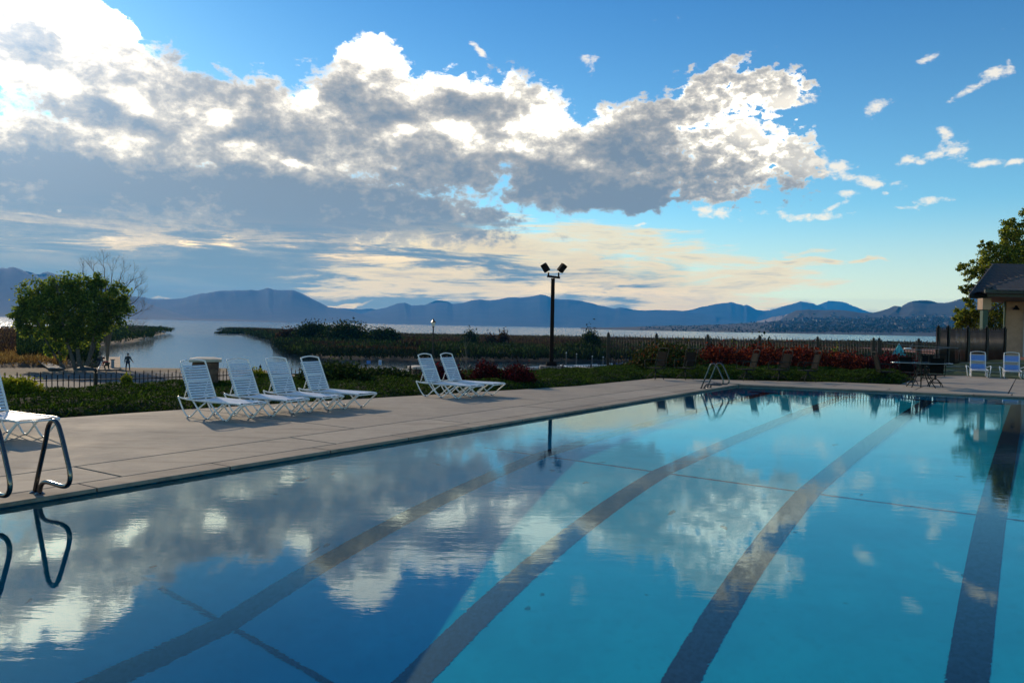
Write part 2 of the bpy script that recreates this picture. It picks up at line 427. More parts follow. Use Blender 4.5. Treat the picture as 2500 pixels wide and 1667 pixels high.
# concrete
def concrete(name, base, warm):
    m = bpy.data.materials.new(name); m.use_nodes = True; m.node_tree.nodes.clear(); t = NT(m.node_tree); MATS[name] = m
    tc = t.new('ShaderNodeTexCoord').outputs['Object']
    n1 = t.noise(tc, 0.55, 6.0, 0.65, 0.4); n2 = t.noise(tc, 6.0, 6.0, 0.65); n3 = t.noise(tc, 90.0, 3.0, 0.6)
    st = t.noise(t.mapping(tc, (0, 0, 0), (0, 0, PA), (0.5, 3.0, 1)), 1.6, 6.0, 0.6, 0.6)
    c = t.mix(t.mr(n1, 0.3, 0.7), (*base, 1), (*warm, 1))
    c = t.mix(t.m('MULTIPLY', t.mr(n2, 0.35, 0.7), 0.35), c, (base[0] * 0.72, base[1] * 0.72, base[2] * 0.72, 1))
    c = t.mix(t.m('MULTIPLY', t.mr(st, 0.46, 0.70), 0.6), c, (base[0] * 0.62, base[1] * 0.60, base[2] * 0.58, 1))
    c = t.mix(t.m('MULTIPLY', t.mr(n3, 0.45, 0.75), 0.25), c, (base[0] * 1.25, base[1] * 1.25, base[2] * 1.25, 1))
    oi = t.new('ShaderNodeObjectInfo').outputs['Random']; c = t.v('SCALE', c, sc=t.m('MULTIPLY_ADD', oi, 0.26, 0.87))
    b = t.new('ShaderNodeBsdfPrincipled'); t.put(b.inputs['Base Color'], c)
    t.put(b.inputs['Roughness'], t.mr(n1, 0.3, 0.7, 0.75, 0.95)); b.inputs['Specular IOR Level'].default_value = 0.3
    bp = t.new('ShaderNodeBump'); bp.inputs['Strength'].default_value = 0.5; bp.inputs['Distance'].default_value = 0.004
    t.put(bp.inputs['Height'], t.m('ADD', t.m('MULTIPLY', n2, 1.0), t.m('MULTIPLY', n3, 0.6))); t.l.new(bp.outputs[0], b.inputs['Normal'])
    t.l.new(b.outputs[0], t.new('ShaderNodeOutputMaterial').inputs[0]); return m
M_CONC = concrete('deck_concrete', (0.285, 0.245, 0.195), (0.38, 0.325, 0.255))
M_COPE = concrete('coping_concrete', (0.25, 0.21, 0.165), (0.32, 0.27, 0.21))
M_GAP = mat('joint_soil', (0.03, 0.027, 0.024), 0.95)

# deck: base sheet (joints) with slabs on it
deck = MB()
hedge_front = [gp(-500, 1075), gp(0, 1030), gp(400, 1002), gp(850, 975), gp(1105, 960), gp(1400, 943), gp(1600, 923), gp(2060, 934), gp(2200, 939)]
pool_poly = [P(S0, 0), P(S0, V1), P(SF1, V1), P(SF0, 0)]

def clip_quad(quad, keep):
    """clip polygon by half planes: keep = list of (point, normal) with normal pointing inward"""
    poly = [Vector((q[0], q[1])) for q in quad]
    for (p, n) in keep:
        p = Vector((p[0], p[1])); n = Vector((n[0], n[1])); out = []
        for i in range(len(poly)):
            a, b = poly[i], poly[(i + 1) % len(poly)]
            da, db = (a - p).dot(n), (b - p).dot(n)
            if da >= 0: out.append(a)
            if (da < 0) != (db < 0): out.append(a + (b - a) * (da / (da - db)))
        poly = out
        if len(poly) < 3: return None
    return poly
def ccw(poly):
    a = sum(poly[i][0] * poly[(i + 1) % len(poly)][1] - poly[(i + 1) % len(poly)][0] * poly[i][1] for i in range(len(poly)))
    return poly if a > 0 else list(reversed(poly))
def inset(poly, g):
    c = sum((Vector(p[:2]) for p in poly), Vector((0, 0))) / len(poly); out = []
    n = len(poly); poly = [Vector(p[:2]) for p in poly]
    for i in range(n):
        a, b, d = poly[i - 1], poly[i], poly[(i + 1) % n]
        e1 = (b - a).normalized(); e2 = (d - b).normalized()
        n1 = Vector((-e1.y, e1.x)); n2 = Vector((-e2.y, e2.x)); k = n1 + n2
        out.append(b + k * (g / max(0.35, k.dot(n1))))
    return out
deck_root = link('pool_deck', None); tag(deck_root, kind='structure')
# bedding under the slabs, seen only in the joints
for quad in ([P(-15, -5.5), P(SF0 + 0.3, -5.5), P(SF0 + 0.3, -0.01), P(-15, -0.01)],
             [P(-15, -0.01), P(S0 - 0.01, -0.01), P(S0 - 0.01, V1 + 9), P(-15, V1 + 9)],
             [P(SF0 + 0.01, 0), P(SF1 + 0.01, V1), P(SF1 + 6, V1 + 9), P(SF0 + 7, -6)],
             [P(S0, V1 + 0.01), P(S0, V1 + 9), P(SF1 + 0.3, V1 + 9), P(SF1 + 0.3, V1 + 0.01)]):
    b = MB(); b.add([(p.x, p.y, -0.022) for p in ccw(quad)], [(0, 1, 2, 3)]); b.obj('joint_filler', M_GAP, deck_root)
def slab(poly, top=0.0, m=None, name='slab', gap=0.016, th=0.036, parent=deck_root):
    poly = ccw(poly); poly = inset(poly, gap)
    b = MB(); b.prism([(p[0], p[1]) for p in poly], top - th, top)
    o = b.obj(name, m or M_CONC, parent, bevel=0.004); return o
# left deck edge (hedge side) as half planes is not convex enough: slabs are cut row by row
def hedge_v(s):
    """v of the planting edge at distance s along the pool"""
    pts = sorted((sv(q) for q in hedge_front[:7]), key=lambda a: a[0])
    for a, b in zip(pts, pts[1:]):
        if a[0] <= s <= b[0]: return a[1] + (b[1] - a[1]) * (s - a[0]) / (b[0] - a[0])
    return pts[0][1] + (pts[1][1] - pts[0][1]) * (s - pts[0][0]) / (pts[1][0] - pts[0][0]) if s < pts[0][0] else pts[-1][1]
J2, J1 = -0.36, -1.30           # coping joint, first walkway joint
cuts = [-16 + 3.05 * k for k in range(0, 12)]
shift = -0.15
svcorner = sv(hedge_front[6])
ends = []
rowj = [shift + 3.05 * k for k in range(-6, 7)]
# coping stones along the left, near and far side
k = S0
SC_ = []
while k < SF0 - 0.05:
    SC_.append((k, min(k + 1.53, SF0))); k += 1.53
for a, b in SC_:
    slab([P(a, J2), P(b, J2), P(b, 0.0), P(a, 0.0)], 0.0, M_COPE, 'coping_stone', 0.008, 0.040)
k = 0.0
while k < V1 - 0.1:
    e = min(k + 1.53, V1)
    slab([P(far(k), k), P(far(e), e), P(far(e) + 0.36, e), P(far(k) + 0.36, k)], 0.0, M_COPE, 'coping_stone', 0.008, 0.040)
    slab([P(S0 - 0.36, k), P(S0, k), P(S0, e), P(S0 - 0.36, e)], 0.0, M_COPE, 'coping_stone', 0.008, 0.040)
    k = e
# walkway strip and outer slabs on the left
SEND = SF0 + 0.36
def rows(a, b, lst):
    q = [a] + [x for x in lst if a + 0.2 < x < b - 0.2] + [b]; return list(zip(q, q[1:]))
for a, b in rows(-14.0, SEND, rowj):
    slab([P(a, J1), P(b, J1), P(b, J2 if a > S0 - 0.4 else J2), P(a, J2)])
for a, b in rows(-14.0, SEND, [shift + 1.3 + 6.1 * k for k in range(-3, 4)]):
    va, vb = hedge_v(a), hedge_v(b)
    mids = [a + (b - a) * q for q in (0.25, 0.5, 0.75)]
    poly = [P(a, va)] + [P(q, hedge_v(q)) for q in mids] + [P(b, vb), P(b, J1), P(a, J1)]
    slab(poly)
# near end (behind the camera) and the far end terrace
for a, b in rows(J1, V1 + 6, [3.05 * k for k in range(0, 7)]):
    slab([P(-14.0, a), P(S0 - 0.36, a), P(S0 - 0.36, b), P(-14.0, b)]) if a > J2 - 0.01 else None
slab([P(-14.0, J2), P(S0 - 0.36, J2), P(S0 - 0.36, 0.0), P(-14.0, 0.0)])
slab([P(S0 - 0.36, J2 + 0.0), P(S0, J2), P(S0, -0.0), P(S0 - 0.36, -0.0)], 0.0, M_COPE, 'coping_stone', 0.004)
# far terrace: strip along the pool end, then outer slabs back to the lawn
def fline(v, off): return far(v) + off
fe = [J1 - 6.0, J1, 0.9, 3.95, 7.0, 9.45, 12.5, 15.55, 20.0, 26]
edge_far = [sv(q) for q in hedge_front[6:]] + [sv(gp(2240, 917)), sv(gp(2330, 915)), sv(gp(2500, 926)), sv(gp(2800, 948)), sv(gp(3600, 1010))]
def far_edge_s(v):
    pts = sorted(edge_far, key=lambda a: a[1])
    for a, b in zip(pts, pts[1:]):
        if a[1] <= v <= b[1]: return a[0] + (b[0] - a[0]) * (v - a[1]) / (b[1] - a[1])
    return pts[0][0] if v < pts[0][1] else pts[-1][0]
for v0, v1 in zip(fe[:-1], fe[1:]):
    lo = max(v0, hedge_v(SEND)) if v0 < 0 else v0
    if v1 <= lo: continue
    if v1 <= J1 + 0.01:
        continue
    s1 = 1.0
    slab([P(fline(lo, 0.36), lo), P(fline(v1, 0.36), v1), P(fline(v1, s1), v1), P(fline(lo, s1), lo)])
fe2 = [hedge_v(SEND) + 0.02, J1, 2.4, 4.6, 6.9, 9.6, 12.5, 16, 20, 26]
for v0, v1 in zip(fe2[:-1], fe2[1:]):
    q = [v0 + (v1 - v0) * t / 4 for t in range(5)]
    a = [P(fline(x, 1.0) if x > J1 - 0.01 else SEND, x) for x in q]; b = [P(max(far_edge_s(x), fline(x, 1.02)), x) for x in q]
    slab(a + list(reversed(b)))
slab([P(S0 - 0.36, V1), P(SF1 + 0.36, V1), P(SF1 + 0.36, V1 + 0.36), P(S0 - 0.36, V1 + 0.36)], 0.0, M_COPE, 'coping_stone')
slab([P(-14, V1 + 0.36), P(SF1 + 0.36, V1 + 0.36), P(SF1 + 0.36, V1 + 9), P(-14, V1 + 9)])

# ------------------------------------------------------------------ pool basin
def depth(s):
    if s < -3: return 3.45
    if s < 2.8: return 3.45 - (s + 3) / 5.8 * 1.6
    return 1.85 - (s - 2.8) / 13.3 * 0.75
def plaster(name, c1, c2):
    m = bpy.data.materials.new(name); m.use_nodes = True; m.node_tree.nodes.clear(); t = NT(m.node_tree); MATS[name] = m
    tc = t.new('ShaderNodeTexCoord').outputs['Object']
    c = t.mix(t.mr(t.noise(tc, 1.3, 6.0, 0.65), 0.3, 0.7), (*c1, 1), (*c2, 1))
    c = t.mix(t.m('MULTIPLY', t.mr(t.noise(tc, 9.0, 5.0, 0.7), 0.5, 0.75), 0.35), c, (c1[0] * 0.7, c1[1] * 0.72, c1[2] * 0.75, 1))
    # a few leaves and specks lying about
    c = t.mix(t.m('MULTIPLY', t.mr(t.noise(tc, 2.6, 2.0, 0.5, 0.5), 0.735, 0.75), 0.8), c, (c1[0] * 0.25, c1[1] * 0.3, c1[2] * 0.25, 1))
    b = t.new('ShaderNodeBsdfPrincipled'); t.put(b.inputs['Base Color'], c); b.inputs['Roughness'].default_value = 0.8
    t.l.new(b.outputs[0], t.new('ShaderNodeOutputMaterial').inputs[0]); return m
M_PLA = plaster('pool_plaster', (0.004, 0.48, 0.64), (0.006, 0.58, 0.74))
M_LANE = mat('lane_tile', (0.008, 0.024, 0.050), 0.35, var=0.7, vscale=22)
M_BAND = mat('waterline_tile', (0.012, 0.035, 0.05), 0.3, var=0.4, vscale=12)
pool = link('pool_basin', None); tag(pool, kind='structure')
b = MB(); brk = [S0, -3.0, 2.8]; nF = 5
def fz(s): return ZW - depth(s)
ring = [S0, -3.0, 2.8]
VL = -4.9     # unseen undercut below the left deck, added so sunlight reaches the floor
vs = [P(s, VL, fz(s)) for s in ring] + [P(s, V1, fz(s)) for s in ring] + [P(SF0, VL, fz(SF0)), P(SF1, V1, fz(SF0))]
b.add(vs, [(0, 3, 4, 1), (1, 4, 5, 2), (2, 5, 7, 6)])
b.obj('pool_floor', M_PLA, pool)
b = MB(); top = ZW + 0.0055
top = ZW + 0.0055
vs = [P(S0, VL, top), P(-3, VL, top), P(2.8, VL, top), P(SF0, VL, top), P(S0, VL, fz(S0)), P(-3, VL, fz(-3)), P(2.8, VL, fz(2.8)), P(SF0, VL, fz(SF0)),
      P(S0, V1, top), P(-3, V1, top), P(2.8, V1, top), P(SF1, V1, top), P(S0, V1, fz(S0)), P(-3, V1, fz(-3)), P(2.8, V1, fz(2.8)), P(SF1, V1, fz(SF0))]
b.add(vs, [(0, 1, 5, 4), (1, 2, 6, 5), (2, 3, 7, 6), (12, 13, 9, 8), (13, 14, 10, 9), (14, 15, 11, 10), (4, 12, 8, 0)])
b.add([P(SF0, VL, top), P(SF0, 0, top), P(SF1, V1, top), P(SF0, VL, fz(SF0)), P(SF0, 0, fz(SF0)), P(SF1, V1, fz(SF0))], [(0, 1, 4, 3), (1, 2, 5, 4)])
b.obj('pool_wall', M_PLA, pool)  # left side stands at the back of the added undercut
# dark lane lines on the floor, ending in a T
LANES = [1.09 + 2.03 * k for k in range(7)]
for lv in LANES:
    b = MB(); e = 15.0 + 0.205 * lv * 0.9
    ss = [S0 + 1.2, -3.0, 2.8, e]
    vs = []
    for s_ in ss: vs += [P(s_, lv - 0.15, fz(s_) + 0.006), P(s_, lv + 0.15, fz(s_) + 0.006)]
    b.add(vs, [(2 * i, 2 * i + 1, 2 * i + 3, 2 * i + 2) for i in range(3)])
    b.add([P(e, lv - 0.5, fz(e) + 0.006), P(e, lv + 0.5, fz(e) + 0.006), P(e + 0.28, lv + 0.5, fz(e + .28) + 0.006), P(e + 0.28, lv - 0.5, fz(e + .28) + 0.006)], [(0, 1, 2, 3)])
    b.obj('lane_line', M_LANE, pool)
for s_ in (-3.0, 2.8):
    b = MB(); b.add([P(s_ - 0.03, 0.02, fz(s_ - .03) + 0.012), P(s_ - .03, V1 - .02, fz(s_ - .03) + .012), P(s_ + .03, V1 - .02, fz(s_ + .03) + .012), P(s_ + .03, .02, fz(s_ + .03) + .012)], [(0, 3, 2, 1)])
    b.obj('slope_line', M_LANE, pool)
# tile band at the waterline
for a, c, n in ((P(SF0, 0), P(SF1, V1), -U), (P(SF1, V1), P(S0, V1), -W)):
    b = MB(); o_ = n * 0.008; pts = [a + o_, c + o_]
    b.add([(p.x, p.y, ZW + 0.0045) for p in pts] + [(p.x, p.y, -0.24) for p in pts], [(0, 1, 3, 2)])
    b.obj('waterline_tiles', M_BAND, pool)

# water
m = bpy.data.materials.new('pool_water'); m.use_nodes = True; m.node_tree.nodes.clear(); t = NT(m.node_tree)
tc = t.new('ShaderNodeTexCoord').outputs['Object']
g = t.new('ShaderNodeBsdfGlass'); g.inputs['IOR'].default_value = 1.333; g.inputs['Roughness'].default_value = 0.0
g.inputs['Color'].default_value = (0.80, 0.99, 1.0, 1)
n1 = t.noise(t.mapping(tc, (0, 0, 0), (0, 0, rad(8)), (1.0, 2.6, 1)), 2.2, 3.0, 0.5, 0.4)
n2 = t.noise(t.mapping(tc, (5, 1, 0), (0, 0, rad(-12)), (1.0, 3.2, 1)), 9.0, 3.0, 0.5, 0.3)
calm = t.mr(t.noise(tc, 0.28, 3.0, 0.5), 0.35, 0.62, 0.25, 1.0)
bp = t.new('ShaderNodeBump'); bp.inputs['Strength'].default_value = 1.0; bp.inputs['Distance'].default_value = 0.0011
n3 = t.noise(tc, 26.0, 2.0, 0.5)
t.put(bp.inputs['Height'], t.m('ADD', t.m('MULTIPLY', t.m('ADD', n1, t.m('MULTIPLY', n2, 0.26)), calm), t.m('MULTIPLY', n3, 0.035))); t.l.new(bp.outputs[0], g.inputs['Normal'])
om = t.new('ShaderNodeOutputMaterial'); t.l.new(g.outputs[0], om.inputs[0])
M_WATER = m
# sheet extended unseen beneath the deck slabs to bring sunlight into the basin
b = MB(); b.add([P(S0, -5.7, ZW), P(S0, V1, ZW), P(SF1 + 0.4, V1, ZW), P(SF0 + 0.4, -5.7, ZW)], [(0, 1, 2, 3)])
water = b.obj('pool_water', M_WATER, smooth=True); tag(water, kind='structure')
water.cycles.is_caustics_caster = True
for o in list(pool.children) + list(deck_root.children): o.cycles.is_caustics_receiver = True
sl.cycles.is_caustics_light = True
# ------------------------------------------------------------------ lake, shore, marsh, hills
ZL = -4.1
def arr(ps): return np.array([[p[0], p[1]] for p in ps], float)
def in_poly(X, Y, poly):
    ins = np.zeros(X.shape, bool); n = len(poly)
    for i in range(n):
        x1, y1 = poly[i]; x2, y2 = poly[(i + 1) % n]
        c = ((y1 > Y) != (y2 > Y)) & (X < (x2 - x1) * (Y - y1) / (y2 - y1 + 1e-12) + x1); ins ^= c
    return ins
def dist_line(X, Y, pl, closed=False):
    d = np.full(X.shape, 1e9); n = len(pl)
    for i in range(n if closed else n - 1):
        x1, y1 = pl[i]; x2, y2 = pl[(i + 1) % n]; dx, dy = x2 - x1, y2 - y1
        t = np.clip(((X - x1) * dx + (Y - y1) * dy) / (dx * dx + dy * dy + 1e-12), 0, 1)
        d = np.minimum(d, np.hypot(X - x1 - t * dx, Y - y1 - t * dy))
    return d
def sstep(x, a, b):
    t = np.clip((x - a) / (b - a), 0, 1); return t * t * (3 - 2 * t)
def fnoise(X, Y, sc, seed=0, oct=4):
    """cheap value noise for numpy arrays"""
    out = np.zeros(X.shape); amp = 1.0; tot = 0
    for o in range(oct):
        g = np.random.default_rng(seed * 31 + o).random((64, 64)); x = X / sc; y = Y / sc
        xi = np.floor(x).astype(int); yi = np.floor(y).astype(int); fx = x - xi; fy = y - yi
        fx = fx * fx * (3 - 2 * fx); fy = fy * fy * (3 - 2 * fy)
        a = g[xi % 64, yi % 64]; b_ = g[(xi + 1) % 64, yi % 64]; c = g[xi % 64, (yi + 1) % 64]; d = g[(xi + 1) % 64, (yi + 1) % 64]
        out += amp * ((a * (1 - fx) + b_ * fx) * (1 - fy) + (c * (1 - fx) + d * fx) * fy); tot += amp; amp *= 0.5; sc /= 2.03
    return out / tot

# shores traced in plan (metres)
marsh = arr([gp(508, 806, ZL), gp(560, 812, ZL), gp(610, 822, ZL), gp(660, 836, ZL), gp(664, 848, ZL), gp(690, 866, ZL), gp(740, 877, ZL), gp(1000, 882, ZL), gp(1300, 884, ZL), gp(1560, 884, ZL),
             gp(1900, 884, ZL), gp(2600, 880, ZL), (420, 130), (900, 500), (900, 720), gp(2500, 849, ZL), gp(2200, 844, ZL), gp(1900, 840, ZL), gp(1500, 833, ZL), gp(1000, 825, ZL), gp(700, 812, ZL), gp(600, 806, ZL)])
spit = arr([gp(-700, 905, ZL), gp(60, 905, ZL), gp(240, 905, ZL), gp(238, 872, ZL), gp(250, 850, ZL), gp(330, 838, ZL), gp(372, 834, ZL), gp(378, 824, ZL), gp(428, 815, ZL), gp(395, 809, ZL), gp(300, 804, ZL), gp(180, 812, ZL), gp(60, 812, ZL), gp(-100, 815, ZL), gp(-900, 830, ZL)])
wall_l = [gp(-520, 992), gp(20, 962), gp(340, 948), gp(640, 928), gp(1000, 919), gp(1350, 908), gp(1500, 896), gp(1560, 890)]
wall_l = [Vector((p.x, p.y, 0)) for p in wall_l]
land = arr([(-700, -300), (-700, 60)] + [gp(-700, 907, ZL), gp(60, 907, ZL), gp(240, 906, ZL), gp(560, 907, ZL), gp(700, 915, ZL), gp(800, 925, ZL), gp(1100, 935, ZL), gp(1350, 925, ZL), gp(1480, 905, ZL), gp(1600, 892, ZL), gp(2000, 890, ZL), gp(2600, 895, ZL)] + [(300, 110), (700, 100), (700, -300)])
plat = arr([(p.x, p.y) for p in wall_l] + [(7.0, 37.0), (30.0, 37.0), (60, 45), (60, -60), (-60, -60), (-60, wall_l[0].y - 20)])
bx, by = np.meshgrid(np.concatenate([np.arange(-320, -60, 8), np.arange(-60, 60, 1.6), np.arange(60, 500, 8)]),
                     np.concatenate([np.arange(-70, 0, 10), np.arange(0, 60, 1.6), np.arange(60, 200, 3.0), np.arange(200, 760, 9.0)]), indexing='ij')
def ground_h(X, Y):
    h = np.full(X.shape, -6.5)
    for poly, z, ramp in ((marsh, -3.75, 7.0), (spit, -3.5, 6.0), (land, -3.55, 3.0)):
        ins = in_poly(X, Y, poly); d = dist_line(X, Y, poly, True); s = np.where(ins, d, -d)
        h = np.maximum(h, -6.5 + (z + 6.5) * sstep(s, -6.0, ramp))
    ins = in_poly(X, Y, plat); d = dist_line(X, Y, plat, True); s = np.where(ins, d, -d)
    slope = -0.9 - (np.clip(-s, 0, 22)) / 22 * 2.65
    h = np.where(ins, -4.6, np.maximum(h, np.where(-s < 22, slope, -99)))
    # the ground climbs towards the pool house on the right
    h = h + np.where(~ins, 0, 0)
    return h + (fnoise(X, Y, 14, 3) - 0.5) * 0.25 * (~ins)
H = ground_h(bx, by)
nx, ny = bx.shape
idx = np.arange(nx * ny).reshape(nx, ny)
me = bpy.data.meshes.new('ground')
me.from_pydata(np.stack([bx, by, H], -1).reshape(-1, 3).tolist(), [], np.stack([idx[:-1, :-1], idx[1:, :-1], idx[1:, 1:], idx[:-1, 1:]], -1).reshape(-1, 4).tolist())
me.polygons.foreach_set('use_smooth', [True] * len(me.polygons))
m = bpy.data.materials.new('ground_earth'); m.use_nodes = True; m.node_tree.nodes.clear(); t = NT(m.node_tree)
tc = t.new('ShaderNodeTexCoord').outputs['Object']
c = t.mix(t.mr(t.noise(tc, 0.12, 6.0, 0.6), 0.35, 0.65), (0.085, 0.055, 0.030, 1), (0.16, 0.105, 0.055, 1))
c = t.mix(t.mr(t.noise(tc, 0.5, 5.0, 0.6), 0.5, 0.7), c, (0.040, 0.050, 0.020, 1))
b = t.new('ShaderNodeBsdfPrincipled'); t.put(b.inputs['Base Color'], c); b.inputs['Roughness'].default_value = 0.95
t.l.new(b.outputs[0], t.new('ShaderNodeOutputMaterial').inputs[0])
tag(link('ground', me, None, m), kind='structure')

# car park beyond the fence, pale footpath
M_ASPH = mat('asphalt', (0.075, 0.070, 0.068), 0.9, bump=0.4, bscale=60, var=0.3, vscale=0.6)
def sheet(name, poly, z, m, parent=None):
    b = MB(); b.add([(p[0], p[1], z) for p in ccw([Vector((q[0], q[1])) for q in poly])], [tuple(range(len(poly)))])
    o = b.obj(name, m, parent)
    if parent is None: tag(o, kind='structure')
    return o
sheet('car_park', [gp(-300, 985, -3.4), gp(-300, 922, -3.4), gp(60, 916, -3.4), gp(300, 908, -3.4), gp(560, 909, -3.4), gp(700, 925, -3.4), gp(700, 985, -3.4)], -3.38, M_ASPH)
sheet('footpath', [gp(84, 876, -3.3), gp(102, 876, -3.3), gp(156, 899, -3.3), gp(120, 900, -3.3)], -3.30, mat('path_gravel', (0.30, 0.27, 0.23), 0.9, var=0.2, vscale=2))

# lake
m = bpy.data.materials.new('lake_water'); m.use_nodes = True; m.node_tree.nodes.clear(); t = NT(m.node_tree)
tc = t.new('ShaderNodeTexCoord').outputs['Object']
b = t.new('ShaderNodeBsdfPrincipled'); b.inputs['Base Color'].default_value = (0.018, 0.045, 0.06, 1); b.inputs['Roughness'].default_value = 0.12; b.inputs['IOR'].default_value = 1.333
open_ = t.mr(t.sep(tc)[1], 230.0, 420.0, 0.03, 1.0)
w1 = t.noise(t.mapping(tc, (0, 0, 0), (0, 0, rad(12)), (0.30, 1.0, 1)), 0.42, 5.0, 0.6, 0.3)
w2 = t.noise(t.mapping(tc, (9, 4, 0), (0, 0, rad(-9)), (0.25, 1.0, 1)), 0.055, 4.0, 0.6, 0.3)
bp = t.new('ShaderNodeBump'); bp.inputs['Strength'].default_value = 1.0; bp.inputs['Distance'].default_value = 0.4
t.put(bp.inputs['Height'], t.m('MULTIPLY', t.m('ADD', w1, t.m('MULTIPLY', w2, 1.6)), open_)); t.l.new(bp.outputs[0], b.inputs['Normal'])
t.l.new(b.outputs[0], t.new('ShaderNodeOutputMaterial').inputs[0])
LX = 14000
tag(link('lake', MB().add([(-LX, -200, ZL), (LX, -200, ZL), (LX, LX, ZL), (-LX, LX, ZL)], [(0, 1, 2, 3)]).mesh('lake'), None, m), kind='structure')

# mountains: real relief behind a skyline
def rock(name, c1, c2, sc):
    m = bpy.data.materials.new(name); m.use_nodes = True; m.node_tree.nodes.clear(); t = NT(m.node_tree)
    tc = t.new('ShaderNodeTexCoord').outputs['Object']
    c = t.mix(t.mr(t.noise(tc, sc, 7.0, 0.65), 0.38, 0.62), (*c1, 1), (*c2, 1))
    b = t.new('ShaderNodeBsdfPrincipled'); t.put(b.inputs['Base Color'], c); b.inputs['Roughness'].default_value = 0.95
    t.l.new(b.outputs[0], t.new('ShaderNodeOutputMaterial').inputs[0]); return m
def mountain(name, sky_px, Y, run, m, rough=0.06, n=260, rows=26, spur=300.0, base_z=ZL - 2, seed=1, kind='structure', label=None):
    """sky_px: skyline points of the photo; the ridge stands Y metres ahead and the flank runs towards us"""
    R = [dp(x, y, Y) for x, y in sky_px]
    xs = np.array([p.x for p in R]); zs = np.array([p.z for p in R])
    X = np.linspace(xs[0], xs[-1], n); Z = np.interp(X, xs, zs)
    Z = Z + (fnoise(X + 9e4, X * 0 + seed, (xs[-1] - xs[0]) / 30, seed, 5) - 0.5) * (Z - base_z).clip(0) * rough * 3.2
    V = []; F = []
    T_ = np.linspace(-0.5, 1.0, rows)
    for j, tt in enumerate(T_):
        yy = Y - tt * run
        prof = (1 - abs(tt) ** 1.0) ** 1.25 if tt >= 0 else (1 - (-tt / 0.5) ** 1.3 * 0.9)
        sp = fnoise(X, X * 0 + tt * 400, spur, seed + 5, 4) - 0.5
        z = base_z + (Z - base_z) * np.clip(prof + (sp * 0.9 * (tt * (1 - tt)) if tt > 0 else 0), 0, 1.0)
        for i in range(n): V.append((X[i] * (yy / Y), yy + (sp[i] * run * 0.25 if 0 < tt < 1 else 0), z[i]))
    for j in range(rows - 1):
        for i in range(n - 1):
            a = j * n + i; F.append((a, a + 1, a + n + 1, a + n))
    me = bpy.data.meshes.new(name); me.from_pydata(V, [], F)
    me.polygons.foreach_set('use_smooth', [True] * len(me.polygons))
    return tag(link(name, me, None, m), label, kind=kind)
M_MTN = rock('mountain_rock', (0.022, 0.028, 0.030), (0.040, 0.044, 0.040), 0.004)
M_HILL = rock('hill_scrub', (0.012, 0.012, 0.011), (0.034, 0.027, 0.020), 0.006)
M_TAN = rock('hill_dry_grass', (0.33, 0.23, 0.14), (0.42, 0.29, 0.17), 0.004)
mountain('left_mountains', [(-500, 690), (-250, 640), (0, 651), (40, 656), (80, 667), (115, 659), (140, 666), (165, 673), (200, 672), (240, 690), (300, 712), (360, 740), (440, 770), (520, 790)], 6500, 1500, M_MTN, 0.05, seed=2)
mountain('centre_mountains', [(120, 740), (200, 735), (280, 722), (340, 724), (385, 731), (420, 730), (445, 727), (480, 716), (545, 709), (600, 706), (630, 706), (651, 701), (680, 707), (712, 707), (740, 716), (765, 729), (800, 747), (850, 757), (900, 770), (950, 782)], 8500, 1900, M_MTN, 0.03, seed=3)
mountain('low_far_ridge', [(700, 770), (780, 752), (860, 753), (915, 754), (960, 760), (1100, 775)], 11500, 1200, M_MTN, 0.03, seed=4)
mountain('middle_mountains', [(820, 785), (870, 770), (910, 757), (945, 749), (970, 739), (990, 738), (1005, 745), (1040, 742), (1062, 734), (1090, 734), (1105, 741), (1130, 738), (1150, 732), (1172, 730), (1195, 732), (1215, 729), (1250, 725), (1290, 722), (1318, 717), (1335, 720), (1350, 728), (1390, 730), (1420, 733), (1460, 744), (1500, 753), (1515, 750), (1560, 757), (1600, 757), (1645, 757), (1680, 760), (1740, 770), (1850, 790)], 9500, 2200, M_MTN, 0.025, seed=6, n=420)
mountain('right_far_mountains', [(1560, 778), (1620, 765), (1680, 757), (1710, 750), (1750, 741), (1785, 736), (1805, 742), (1815, 745), (1822, 742), (1845, 756), (1880, 757), (1910, 746), (1955, 735), (1985, 739), (2000, 746), (2025, 758), (2080, 775), (2200, 800)], 10500, 1700, M_MTN, 0.025, seed=7)
mountain('farthest_peaks', [(1900, 775), (1960, 757), (1990, 745), (2008, 739), (2024, 733), (2040, 735), (2056, 735), (2080, 744), (2120, 760), (2200, 780)], 12500, 1500, M_MTN, 0.02, seed=8)
mountain('tan_foothill', [(1800, 806), (1840, 790), (1860, 779), (1885, 774), (1910, 768), (1940, 764), (1990, 780), (2050, 800)], 6200, 900, M_TAN, 0.10, seed=9, spur=120)
mountain('right_hills', [(1860, 815), (1900, 783), (1925, 766), (1945, 757), (1972, 753), (2010, 756), (2050, 756), (2100, 763), (2135, 761), (2160, 754), (2184, 745), (2205, 748), (2225, 740), (2248, 729), (2262, 730), (2290, 737), (2320, 734), (2370, 725), (2450, 716), (2600, 700), (2800, 720)], 3900, 1500, M_HILL, 0.03, seed=10, spur=220)
mountain('right_shore', [(1420, 799), (1480, 799.5), (1580, 797), (1620, 795), (1700, 794), (1760, 791), (1850, 786), (1950, 783), (2100, 778), (2300, 770), (2600, 765)], 2900, 1180, M_HILL, 0.05, seed=11, spur=150)
mountain('low_left_shore', [(430, 777.5), (480, 778.5), (560, 779), (640, 783), (700, 785)], 5200, 300, M_HILL, 0.0, seed=12)
